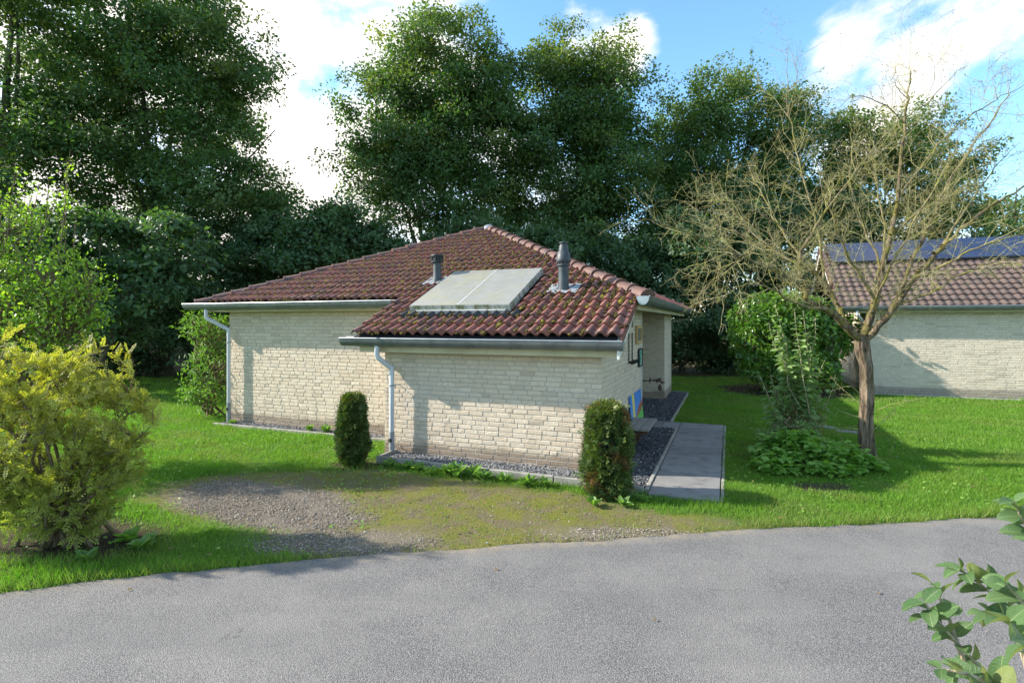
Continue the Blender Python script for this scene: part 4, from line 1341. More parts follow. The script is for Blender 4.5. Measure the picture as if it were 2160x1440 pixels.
# ------------------------------------------------------------------ vegetation helpers
LEAF_RH = (np.array([(0, 0, 0), (.32, .42, .06), (0, 1, -.02), (-.32, .42, .06)]), np.array([(0, 1, 2, 3)]))
_ov = [(0, 0, 0), (.20, .22, .05), (.27, .52, .06), (.16, .82, .02), (0, 1.0, -.06), (-.16, .82, .02), (-.27, .52, .06), (-.20, .22, .05), (0, .5, -.01)]
LEAF_OV = (np.array(_ov, float), np.array([(0, 1, 2, 8), (8, 2, 3, 4), (8, 4, 5, 6), (0, 8, 6, 7)]))
LEAF_BR = (np.array([(0, 0, 0), (.24, .35, .07), (.12, .85, .02), (0, 1, -.05), (-.12, .85, .02), (-.24, .35, .07), (0, .5, 0)], float), np.array([(0, 1, 2, 6), (6, 2, 3, 4), (0, 6, 4, 5)]))
LEAF_LN = (np.array([(0, 0, 0), (.13, .35, .03), (0, 1, -.08), (-.13, .35, .03)]), np.array([(0, 1, 2, 3)]))


def unit(v):
    return v / (np.linalg.norm(v, axis=-1, keepdims=True) + 1e-9)


def leaves(name, P, D, Nn, S, tpl, mat, parent=None, tint=None):
    """P base points, D leaf axis, Nn approx normals, S lengths"""
    T, Fq = tpl
    D = unit(D)
    X = unit(np.cross(D, Nn)); Z = np.cross(X, D)
    W = P[:, None, :] + S[:, None, None] * (T[None, :, 0:1] * X[:, None] + T[None, :, 1:2] * D[:, None] + T[None, :, 2:3] * Z[:, None])
    n = len(P)
    Fa = (Fq[None] + (np.arange(n) * len(T))[:, None, None]).reshape(-1, Fq.shape[1])
    at = {'tint': np.repeat(tint if tint is not None else np.zeros(n), len(T))}
    return npobj(name, W.reshape(-1, 3), Fa, mat, parent, smooth=False, attrs=at)


def ell_sample(ells, n, rng, shell=0.55):
    """points through a union of ellipsoids, biased to the outside"""
    w = np.array([e_[3] * e_[4] * e_[5] for e_ in ells]) ** 0.7; w /= w.sum()
    out = []
    while len(out) < n:
        e_ = ells[rng.choice(len(ells), p=w)]
        v = rng.normal(size=3); v /= np.linalg.norm(v)
        r = rng.random() ** (1 / 3.0)
        r = r * (1 - shell) + shell * (0.72 + 0.30 * rng.random())
        out.append(np.array(e_[:3]) + v * r * np.array(e_[3:]))
    return np.array(out)


def E_(px, py, d, rx, ry, rd=None):
    c = pt(px, py, d)
    return (c[0], c[1], c[2], rx / F * d, (rd if rd else rx / F * d * 0.9), ry / F * d)


def curve(a, b, sag, rng, n=5, wob=0.06):
    t = np.linspace(0, 1, n)[:, None]
    L = np.linalg.norm(b - a)
    P = a + (b - a) * t
    P[:, 2] += sag * L * (4 * t * (1 - t))[:, 0]
    P[1:-1] += rng.normal(0, wob * L, (n - 2, 3))
    return P


def tree(name, label, base, ells, stems, nclump, per, lsize, mat, seed, cat='tree', group=None, clump=.5, tpl=LEAF_RH, top_tint=0.0, stem_r=.16, trunk=None, bark='bark', sprigs=0, minz=0.15, up=0.35, flat=.65, shell=.55, tintamp=.25, bough=7, brad=1.0):
    rng = np.random.default_rng(seed)
    base = np.array(base, float)
    root = empty(name, tuple(base))
    setp(root, label, cat, group)
    if bough:
        BC = ell_sample(ells, max(6, nclump // bough), rng, shell)
        BC = BC[BC[:, 2] > minz]
        bi = np.repeat(np.arange(len(BC)), bough)
        bo_ = rng.normal(0, .55, (len(bi), 3)); bo_ /= np.maximum(np.linalg.norm(bo_, axis=1), 1.0)[:, None]
        C = BC[bi] + bo_ * brad * rng.uniform(.7, 1.25, len(BC))[bi][:, None] * np.array([1, 1, .62])
        ok_ = C[:, 2] > minz
        C, bi = C[ok_], bi[ok_]
        outw = unit(C - BC[bi] + np.array([0, 0, .15]))
    else:
        C = ell_sample(ells, nclump, rng, shell)
        C = C[C[:, 2] > minz]
        outw = np.zeros_like(C)
    zt, zb = C[:, 2].max(), C[:, 2].min()
    tb = TB()
    nodes, nrad = [], []
    S = []
    if trunk is not None:
        for poly, r0, r1 in trunk:
            S.append((np.array(poly, float), r0, r1))
    ells_top = sorted(ells, key=lambda q: -q[2])
    for i in range(stems):
        e_ = ells[i % len(ells)]
        tgt = np.array(e_[:3]) + rng.normal(0, .25, 3) * np.array(e_[3:])
        tgt[2] += e_[5] * .45
        n = 8
        t = np.linspace(0, 1, n)
        P = base[None] * (1 - t[:, None]) + tgt[None] * t[:, None]
        bow = (tgt[:2] - base[:2])
        P[:, :2] = base[:2] + bow * (t[:, None] ** 1.5) + rng.normal(0, .12, (n, 2)) * (t[:, None] > 0)
        P[:, 2] = base[2] + (tgt[2] - base[2]) * t
        P[0, :2] += rng.normal(0, .12, 2)
        S.append((P, stem_r * rng.uniform(.6, 1.0), .02))
    for P, r0, r1 in S:
        rr = np.linspace(r0, r1, len(P))
        tb.add(P, rr, 7)
        for q in range(1, len(P)):
            for f_ in (0.0, 0.5):
                nodes.append(P[q - 1] * f_ + P[q] * (1 - f_)); nrad.append(rr[q])
    nodes = np.array(nodes); nrad = np.array(nrad)
    for c_ in C:
        dz = c_[2] - nodes[:, 2]
        dist = np.linalg.norm(nodes - c_, axis=1) + np.where(dz < 0.2, 2.5, 0) + np.abs(dz) * .15
        j = int(np.argmin(dist))
        L = np.linalg.norm(nodes[j] - c_)
        P = curve(nodes[j], c_, -.10 + .2 * rng.random(), rng, 5)
        tb.add(P, np.linspace(min(nrad[j] * .7, .012 + .014 * L), .005, 5), 4)
        if L > .8:
            nodes = np.vstack([nodes, P[2:4]]); nrad = np.concatenate([nrad, [.02, .012]])
    k_ = rng.poisson(per, len(C)) + 4
    ci = np.repeat(np.arange(len(C)), k_)
    rad = rng.uniform(.65, 1.25, len(C)) * clump
    off = rng.normal(0, .5, (len(ci), 3)) * rad[ci][:, None]
    nrm_ = np.linalg.norm(off, axis=1) / (rad[ci] * .95)
    off /= np.maximum(nrm_, 1.0)[:, None] ** .85
    off[:, 2] *= flat
    P = C[ci] + off
    ctint = np.clip(rng.normal(0, tintamp, len(C)), 0, 1)[ci] + top_tint * sstep(.62, 1.0, (P[:, 2] - zb) / (zt - zb)) * rng.random(len(P))  # upper leaves paler: yellowing tops plus sunlit tone put into the colour
    if sprigs:
        order = C[np.argsort(-C[:, 2])][:max(12, len(C) // 6)]
        sp_ = []
        for i in range(sprigs):
            c_ = order[rng.integers(len(order))]
            L = rng.uniform(.6, 1.5)
            d_ = unit(np.array([rng.normal(0, .18), rng.normal(0, .18), 1.0]))
            tb.add(np.stack([c_, c_ + d_ * L * .5, c_ + d_ * L]), [.01, .007, .003], 3)
            m_ = int(L * 26)
            sp_.append(c_ + d_ * (rng.random(m_) * L)[:, None] + rng.normal(0, .045, (m_, 3)))
        sp_ = np.concatenate(sp_)
        P = np.vstack([P, sp_]); ctint = np.concatenate([ctint, np.full(len(sp_), .2)]); off = np.vstack([off, rng.normal(0, .4, (len(sp_), 3))])
    ok = P[:, 2] > 0.03
    P, ctint, off = P[ok], ctint[ok], off[ok]
    n = len(P)
    D = unit(off + rng.normal(0, .45, (n, 3))); D[:, 2] -= .25
    ow = np.zeros((n, 3)); m0 = min(len(ci), n)
    if bough:
        owf = np.vstack([outw[ci], np.zeros((len(ok) - len(ci), 3))])
        ow = owf[ok]
    Nn = unit(rng.normal(0, .5, (n, 3)) + np.array([0, 0, up + .25]) + .9 * ow)
    tr = tb.obj('trunk', M[bark], None)
    Sz = lsize * rng.uniform(.6, 1.25, n)
    cr = leaves('crown', P, D, Nn, Sz, tpl, M[mat], None, np.clip(ctint, 0, 1))
    for o in (tr, cr):
        o.parent = root
        o.matrix_parent_inverse = Matrix.Translation(-Vector(base))
    return root


G_T = 'tall trees behind the houses'
# tall trees
bx = lambda px, d: ((px - 1080) / F * d, d, -0.05)
tree('broadleaf_tree', 'tall dark tree at the far left edge of the picture', bx(10, 21), [E_(0, 120, 21, 110, 190), E_(-140, 200, 21, 160, 240), E_(30, -60, 21.4, 150, 110), E_(80, 300, 21, 110, 80)], 3, 400, 95, .16, 'leaf_oak', 41, group=G_T,
     trunk=[([bx(10, 21), tuple(pt(14, 500, 21)), tuple(pt(10, 330, 21)), tuple(pt(14, 170, 21)), tuple(pt(30, 0, 21))], .30, .06)], top_tint=.5, sprigs=5, clump=.7)
t1 = 23.0
p_ = lambda px, py, d=t1: tuple(pt(px, py, d))
tree('broadleaf_tree', 'biggest tree on the left with a pale forked trunk', bx(350, t1), [E_(280, 40, t1, 200, 130), E_(420, 110, t1, 110, 110), E_(470, 220, t1, 120, 110), E_(555, 300, t1, 70, 75), E_(330, 260, t1 + .6, 230, 150), E_(180, 200, t1, 150, 170), E_(520, 420, t1, 110, 95), E_(380, 400, t1 + 1, 190, 90), E_(300, -60, t1, 130, 90), E_(240, 330, t1, 150, 100), E_(440, 330, t1, 130, 90), E_(560, 400, t1, 70, 60), E_(330, 150, t1, 160, 110)],
     5, 1080, 95, .162, 'leaf_oak', 42, group=G_T, trunk=[([bx(352, t1), p_(348, 560), p_(345, 470), p_(326, 395)], .30, .24), ([p_(326, 395), p_(312, 320), p_(305, 240), p_(300, 170), p_(310, 60)], .15, .04), ([p_(328, 400), p_(352, 350), p_(364, 270), p_(388, 215), p_(420, 110)], .12, .03), ([p_(400, 520), p_(410, 420), p_(430, 330)], .12, .03)], top_tint=.6, sprigs=14, clump=.68, brad=1.35)
t2 = 26.0
tree('broadleaf_tree', 'tall tree left of centre with the highest pointed top', bx(940, t2), [E_(925, 75, t2, 62, 62), E_(905, 150, t2, 105, 75), E_(830, 215, t2, 80, 75), E_(1000, 180, t2, 70, 85), E_(960, 260, t2, 110, 90), E_(800, 320, t2, 62, 60), E_(860, 330, t2, 85, 80), E_(800, 400, t2, 60, 65), E_(960, 400, t2, 110, 80), E_(860, 455, t2, 75, 50), E_(1020, 300, t2, 70, 110), E_(760, 330, t2, 36, 36), E_(900, 290, t2, 90, 80)],
     9, 840, 100, .162, 'leaf_oak', 43, group=G_T, top_tint=.45, sprigs=12, stem_r=.15, clump=.68, brad=1.4)
t3 = 27.0
tree('broadleaf_tree', 'tall tree right of centre with yellowish upper right crown', bx(1215, t3), [E_(1190, 135, t3, 65, 62), E_(1290, 125, t3, 52, 42), E_(1250, 215, t3, 95, 70), E_(1140, 210, t3, 75, 80), E_(1150, 310, t3, 90, 80), E_(1285, 310, t3, 68, 85), E_(1230, 400, t3, 110, 85), E_(1110, 420, t3, 70, 70), E_(1300, 440, t3, 55, 70), E_(1200, 330, t3, 110, 90), E_(1330, 380, t3, 45, 80), E_(1345, 300, t3 + .5, 40, 70), E_(1070, 340, t3 + .5, 50, 110), E_(1330, 480, t3, 70, 60), E_(1200, 480, t3, 110, 50)],
     9, 930, 97, .162, 'leaf_oak', 44, group=G_T, top_tint=.7, sprigs=7, stem_r=.15, clump=.68, brad=1.4)
t4 = 28.5
tree('broadleaf_tree', 'rounded dense tree between the two houses', bx(1510, t4), [E_(1480, 225, t4, 88, 65), E_(1560, 215, t4, 70, 55), E_(1610, 270, t4, 62, 60), E_(1430, 320, t4, 75, 90), E_(1540, 320, t4, 90, 80), E_(1480, 420, t4, 110, 85), E_(1400, 460, t4, 60, 90), E_(1570, 400, t4, 60, 60), E_(1680, 265, t4 + 1, 36, 45), E_(1520, 480, t4, 110, 80), E_(1400, 380, t4, 60, 110), E_(1640, 330, t4, 45, 60), E_(1610, 430, t4, 70, 80), E_(1400, 520, t4, 70, 70), E_(1380, 270, t4, 40, 60)],
     9, 930, 97, .162, 'leaf_oak', 45, group=G_T, top_tint=.4, sprigs=10, stem_r=.14, clump=.68, brad=1.4)
t6 = 30.0
tree('broadleaf_tree', 'broad tree behind the tiled neighbouring house', bx(1860, t6), [E_(1760, 285, t6, 48, 60), E_(1830, 310, t6, 75, 60), E_(1910, 300, t6, 78, 75), E_(1985, 370, t6, 80, 75), E_(1850, 400, t6, 130, 85), E_(2050, 430, t6, 62, 65), E_(1760, 420, t6, 70, 85), E_(1950, 480, t6, 130, 60), E_(1700, 440, t6, 50, 55)],
     9, 560, 105, .17, 'leaf_oak', 46, group=G_T, top_tint=.4, sprigs=10, stem_r=.14, clump=.68, brad=1.4)
tree('broadleaf_tree', 'lower tree at the right edge behind the solar roof', bx(2160, 25), [E_(2130, 440, 25, 62, 55), E_(2180, 480, 25, 90, 80), E_(2090, 490, 25, 60, 40)], 4, 120, 80, .14, 'leaf_oak', 47, group=G_T, top_tint=.4, sprigs=3)
# understorey
G_U = 'dark understorey bushes along the back'
und = [('dark hazel bush behind the bright green shrub at left', [E_(190, 530, 17, 110, 80), E_(330, 560, 17.4, 80, 75), E_(90, 560, 17, 110, 120), E_(260, 640, 17.4, 110, 100)], 'leaf_hazel', (200, 17), 300, 62, .18, .55, LEAF_RH),
       ('dark bush at the back of the shaded left lawn', [E_(330, 690, 22, 130, 110), E_(230, 640, 22.5, 120, 140), E_(400, 560, 22.5, 120, 110)], 'leaf_dark', (320, 22.5), 345, 80, .165, .62, LEAF_RH),
       ('dark bush behind the left hip of the red roof', [E_(520, 560, 22.5, 100, 90), E_(470, 680, 22.5, 100, 110), E_(600, 520, 23, 80, 70)], 'leaf_dark', (520, 22.5), 322, 80, .165, .62, LEAF_RH),
       ('round leafy bush rising above the left roof slope', [E_(705, 505, 21.5, 72, 75), E_(640, 540, 21.5, 70, 60), E_(760, 540, 22, 60, 50)], 'leaf_hazel', (700, 21.5), 264, 75, .165, .62, LEAF_RH),
       ('dark bush behind the apex of the red roof', [E_(900, 550, 23.5, 110, 60), E_(1040, 540, 23.5, 100, 55), E_(800, 520, 23, 60, 40)], 'leaf_dark', (950, 23.5), 276, 70, .165, .62, LEAF_RH),
       ('dark bush behind the right hip of the red roof', [E_(1180, 550, 23.5, 110, 65), E_(1310, 550, 23.5, 80, 70), E_(1360, 600, 23.5, 70, 90)], 'leaf_dark', (1250, 23.5), 310, 75, .165, .62, LEAF_RH),
       ('dark bush behind the porch corner at the end of the lawn', [E_(1440, 560, 23.5, 85, 90), E_(1450, 680, 23.5, 100, 100), E_(1380, 720, 24, 80, 80)], 'leaf_dark', (1440, 23.5), 368, 80, .165, .62, LEAF_RH),
       ('dark bush behind the glossy laurel', [E_(1560, 540, 24.5, 90, 110), E_(1530, 680, 24.5, 90, 110), E_(1640, 560, 25.5, 90, 90)], 'leaf_dark', (1560, 24.5), 368, 80, .165, .62, LEAF_RH),
       ('dark bush behind the gable of the tiled house', [E_(1690, 520, 25.5, 80, 90), E_(1760, 480, 27.5, 90, 70), E_(1680, 640, 25.5, 80, 110)], 'leaf_dark', (1700, 25.5), 276, 75, .165, .62, LEAF_RH),
       ('dark bush at the left edge behind the yellow shrub', [E_(30, 520, 19.5, 130, 130), E_(-60, 640, 19.5, 160, 150), E_(120, 660, 20.5, 110, 130)], 'leaf_dark', (40, 19.5), 345, 80, .165, .62, LEAF_RH)]
ru = random.Random(12)
for i, (lb, el, mt_, (px, dd), nc, per, ls, cl_, tp) in enumerate(und):
    for q in range(3):
        e0 = el[ru.randrange(2)]
        el = el + [(e0[0] + ru.uniform(-.9, .9) * e0[3], e0[1], e0[2] + ru.uniform(.5, 1.0) * e0[5], e0[3] * .38, e0[4] * .5, e0[5] * ru.uniform(.35, .65))]
    tree('understorey_bush', lb, bx(px, dd), el, 5, nc, int(per * .82), ls * 1.06, mt_, 60 + i, cat='bush', group=G_U, stem_r=.07, clump=cl_ * .8, tpl=tp, top_tint=.25, minz=.1, bough=6, brad=.75)
# far belt of woodland that closes the gaps low down
rng = np.random.default_rng(77)
wx = rng.uniform(-34, 36, 1100); wy = rng.uniform(33, 37, 1100); wz = rng.uniform(0, 1, 1100) ** .8 * (6.4 + 1.2 * np.sin(wx * .5) + .8 * np.sin(wx * 1.7 + 1))
ci = np.repeat(np.arange(1100), 26)
P = np.stack([wx, wy, wz], -1)[ci] + rng.normal(0, .48, (len(ci), 3))
P = P[P[:, 2] > .05]
n = len(P)
wd = leaves('woodland', P, rng.normal(0, 1, (n, 3)), rng.normal(0, .6, (n, 3)) + [0, 0, .6], .32 * rng.uniform(.6, 1.2, n), LEAF_RH, M['leaf_dark'], None, rng.random(n) * .2)
setp(wd, 'far belt of dark woodland behind the gardens', 'woodland', kind='stuff')

# shrubs nearer by
tree('leafy_shrub', 'bright green leafy shrub at the left edge above the yellow shrub', bx(70, 8.2), [E_(20, 520, 8.2, 80, 90), E_(120, 600, 8.1, 90, 85), E_(60, 680, 8.1, 130, 90), E_(180, 640, 8.2, 55, 60), E_(-60, 560, 8.2, 90, 140), E_(20, 760, 8.0, 150, 90)], 12, 470, 17, .062, 'leaf_bright', 80, cat='shrub', clump=.24, tpl=LEAF_OV, bark='stem', stem_r=.035, sprigs=34, top_tint=.1, up=.5, shell=.3, bough=0)
tree('corner_bush', 'light green bush leaning on the left corner of the long wall', bx(445, 13.0), [E_(440, 700, 12.9, 48, 42), E_(450, 770, 12.7, 50, 55), E_(470, 800, 12.5, 32, 50), E_(425, 820, 12.7, 36, 42), E_(420, 685, 12.9, 36, 30)], 8, 170, 14, .115, 'leaf_corner', 81, cat='bush', clump=.22, tpl=LEAF_LN, bark='stem', stem_r=.03, top_tint=.15, bough=0)
tree('laurel_bush', 'big glossy laurel bush left of the tiled house', (8.83, 17.8, -.05), [E_(1620, 720, 17.6, 78, 80), E_(1700, 720, 17.8, 85, 90), E_(1650, 665, 17.7, 80, 50), E_(1740, 690, 18, 52, 62), E_(1660, 775, 17.4, 100, 45), E_(1590, 680, 17.6, 45, 50)], 7, 560, 22, .17, 'leaf_laurel', 82, cat='bush', clump=.3, tpl=LEAF_BR, bark='stem', stem_r=.05, top_tint=.3, up=.7, minz=.2, shell=.8, bough=0)


# ------------------------------------------------------------------ the yellow shrub with pinnate leaves
def yellow_shrub():
    rng = np.random.default_rng(90)
    base = np.array([-4.45, 5.55, -.03])
    root = empty('yellow_shrub', tuple(base))
    setp(root, 'yellow-green shrub with small pinnate leaves at the left roadside', 'shrub')
    tb = TB()
    ells = [E_(120, 830, 5.5, 120, 95), E_(40, 800, 5.5, 120, 85), E_(210, 900, 5.5, 95, 105), E_(90, 950, 5.4, 150, 90), E_(250, 960, 5.5, 62, 85), E_(20, 1000, 5.3, 120, 70), E_(150, 1030, 5.3, 110, 40), E_(-90, 900, 5.5, 120, 170), E_(60, 1080, 5.2, 130, 50), E_(190, 1090, 5.3, 70, 40), E_(270, 880, 5.6, 60, 60)]
    tips = ell_sample(ells, 620, rng, .5)
    tips = tips[tips[:, 2] > .16]
    extra = [pt(270, 735, 5.5), pt(235, 735, 5.45), pt(330, 848, 5.5), pt(318, 830, 5.55), pt(190, 720, 5.5), pt(30, 700, 5.4), pt(215, 730, 5.6), pt(250, 760, 5.6), pt(275, 780, 5.5)]
    tips = np.vstack([tips, np.array(extra)])
    stems = []
    for i in range(34):
        b = base + np.array([rng.normal(0, .22), rng.normal(0, .16), 0])
        e_ = ells[rng.integers(len(ells))]
        t_ = np.array(e_[:3]) + rng.normal(0, .4, 3) * np.array(e_[3:])
        P = curve(b, t_, .12, rng, 7, .03)
        tb.add(P, np.linspace(rng.uniform(.012, .026), .005, 7), 5)
        stems.append(P)
    nodes = np.concatenate([s_[2:] for s_ in stems])
    LP, LD, LN, LS, LT = [], [], [], [], []
    for q, t_ in enumerate(tips):
        dist = np.linalg.norm(nodes - t_, axis=1) + np.where(nodes[:, 2] > t_[2], .3, 0)
        j = int(np.argmin(dist))
        P = curve(nodes[j], t_, .08, rng, 5, .05)
        tb.add(P, np.linspace(.005, .002, 5), 3)
        # pinnate leaves along the outer twig
        dirv = unit(P[-1] - P[-3])
        nl = rng.integers(7, 13)
        hgt = (t_[2] - .3) / 1.9
        for m_ in range(nl):
            f_ = rng.random() ** .7
            o = P[-3] * (1 - f_) + P[-1] * f_ if np.linalg.norm(P[-1] - P[-3]) > .1 else P[-1] - dirv * .2 * (1 - f_)
            ax = unit(dirv * .5 + rng.normal(0, .7, 3) + np.array([0, 0, .1]))
            side = unit(np.cross(ax, rng.normal(0, .5, 3) + np.array([0, 0, 1])))
            nn_ = np.cross(side, ax)
            L = rng.uniform(.07, .13)
            np_ = rng.integers(4, 7)
            for w in range(np_):
                s_ = (w + .6) / np_ * L
                for sg_ in (-1, 1):
                    LP.append(o + ax * s_); LD.append(side * sg_ + ax * .35); LN.append(nn_); LS.append(rng.uniform(.021, .034)); LT.append(np.clip(.72 - hgt * .72 + rng.normal(0, .2), 0, 1))
            LP.append(o + ax * L); LD.append(ax); LN.append(nn_); LS.append(.028); LT.append(np.clip(.72 - hgt * .72 + rng.normal(0, .2), 0, 1))
    tr = tb.obj('stems', M['stem'], None)
    fo = leaves('foliage', np.array(LP), np.array(LD), np.array(LN), np.array(LS), (LEAF_RH[0] * np.array([.95, 1, 1]), LEAF_RH[1]), M['leaf_yellow'], None, np.array(LT))
    for o in (tr, fo):
        o.parent = root; o.matrix_parent_inverse = Matrix.Translation(-Vector(base))


yellow_shrub()


# ------------------------------------------------------------------ clipped yews
def yew(label, X, Y, w, h, seed, brown, taper):
    rng = np.random.default_rng(seed)
    root = empty('clipped_yew', (X, Y, -.02)); setp(root, label, 'yew', 'clipped columnar yews by the low wall')
    n = 4600
    zf = rng.random(n) ** .95
    ang = rng.uniform(0, 2 * np.pi, n)
    prof = np.interp(zf, [0, .06, .25, .6, .88, .97, 1.0], taper)
    lump = 1 + .10 * np.sin(ang * 3 + zf * 9 + seed) + .09 * np.sin(ang * 6 - zf * 17) + .05 * np.sin(ang * 13 + zf * 37)
    rr = prof * w / 2 * lump * (1 - .40 * rng.random(n) ** 1.8)
    top = rng.random(n) < .10
    rr = np.where(top, np.sqrt(rng.random(n)) * taper[4] * w / 2, rr); zf = np.where(top, .88 + .12 * (1 - (rr / (taper[4] * w / 2 + 1e-6)) ** 2).clip(0, 1) * rng.uniform(.7, 1, n), zf)
    stray = rng.random(n) < .05
    rr = np.where(stray, rr + rng.uniform(.02, .06, n), rr)
    P = np.stack([rr * np.cos(ang), rr * np.sin(ang), zf * h + np.where(top, rng.uniform(0, .05, n) * stray, 0)], -1)
    out = np.stack([np.cos(ang), np.sin(ang), np.where(top, 1.5, .45)], -1)
    # each point is a short shoot with needles on both sides
    shoot = unit(out + rng.normal(0, .55, (n, 3)))
    side = unit(np.cross(shoot, rng.normal(0, 1, (n, 3))))
    LP, LD, LN, LS, LT = [], [], [], [], []
    for q in range(4):
        for sg_ in (-1, 1):
            LP.append(P + shoot * (q * .016)); LD.append(side * sg_ + shoot * .6); LN.append(np.cross(shoot, side) + 0 * P); LS.append(rng.uniform(.030, .050, n)); LT.append(np.clip(rng.normal(.12, .25, n) + (zf > .9) * .3, 0, 1))
    LP, LD, LN, LS, LT = map(np.concatenate, (LP, LD, LN, LS, LT))
    br_ = np.tile(sn(ang * 1.5, zf * 6, 2.2, seed) + rng.normal(0, .3, n) > brown, 8)
    T = (np.array([(0, 0, 0), (.17, .5, 0), (0, 1, 0), (-.17, .5, 0)]), np.array([(0, 1, 2, 3)]))
    a = leaves('foliage', LP[~br_], LD[~br_], LN[~br_], LS[~br_], T, M['needle'], root, LT[~br_])
    b = leaves('scorched_foliage', LP[br_], LD[br_], LN[br_], LS[br_], T, M['needle_brown'], root, LT[br_])
    mb = MB()
    for i in range(5):
        mb.tube([(rng.normal(0, .05), rng.normal(0, .05), 0), (rng.normal(0, .08), rng.normal(0, .08), h * .4), (rng.normal(0, .09), rng.normal(0, .09), h * .85)], [.03, .022, .008], 6)
    mb.obj('trunk', M['stem'], root, smooth=True)
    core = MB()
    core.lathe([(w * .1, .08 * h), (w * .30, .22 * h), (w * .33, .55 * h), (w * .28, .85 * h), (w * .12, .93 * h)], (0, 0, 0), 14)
    core.obj('dark_core', simple('yew_inside', (0.012, 0.018, 0.008), (0.03, 0.025, 0.012), 20), root)  # smooth near-black body filling the inside of the foliage


yew('dark slim clipped yew beside the downpipe of the low wall', -2.47, 8.46, .42, 1.09, 5, .8, [.3, .68, 1.0, .9, .66, .55, .34])
yew('stouter clipped yew with brown patches at the near wall corner', 1.22, 6.99, .555, 1.18, 9, .66, [.55, .88, 1.0, .97, .80, .55, .25])


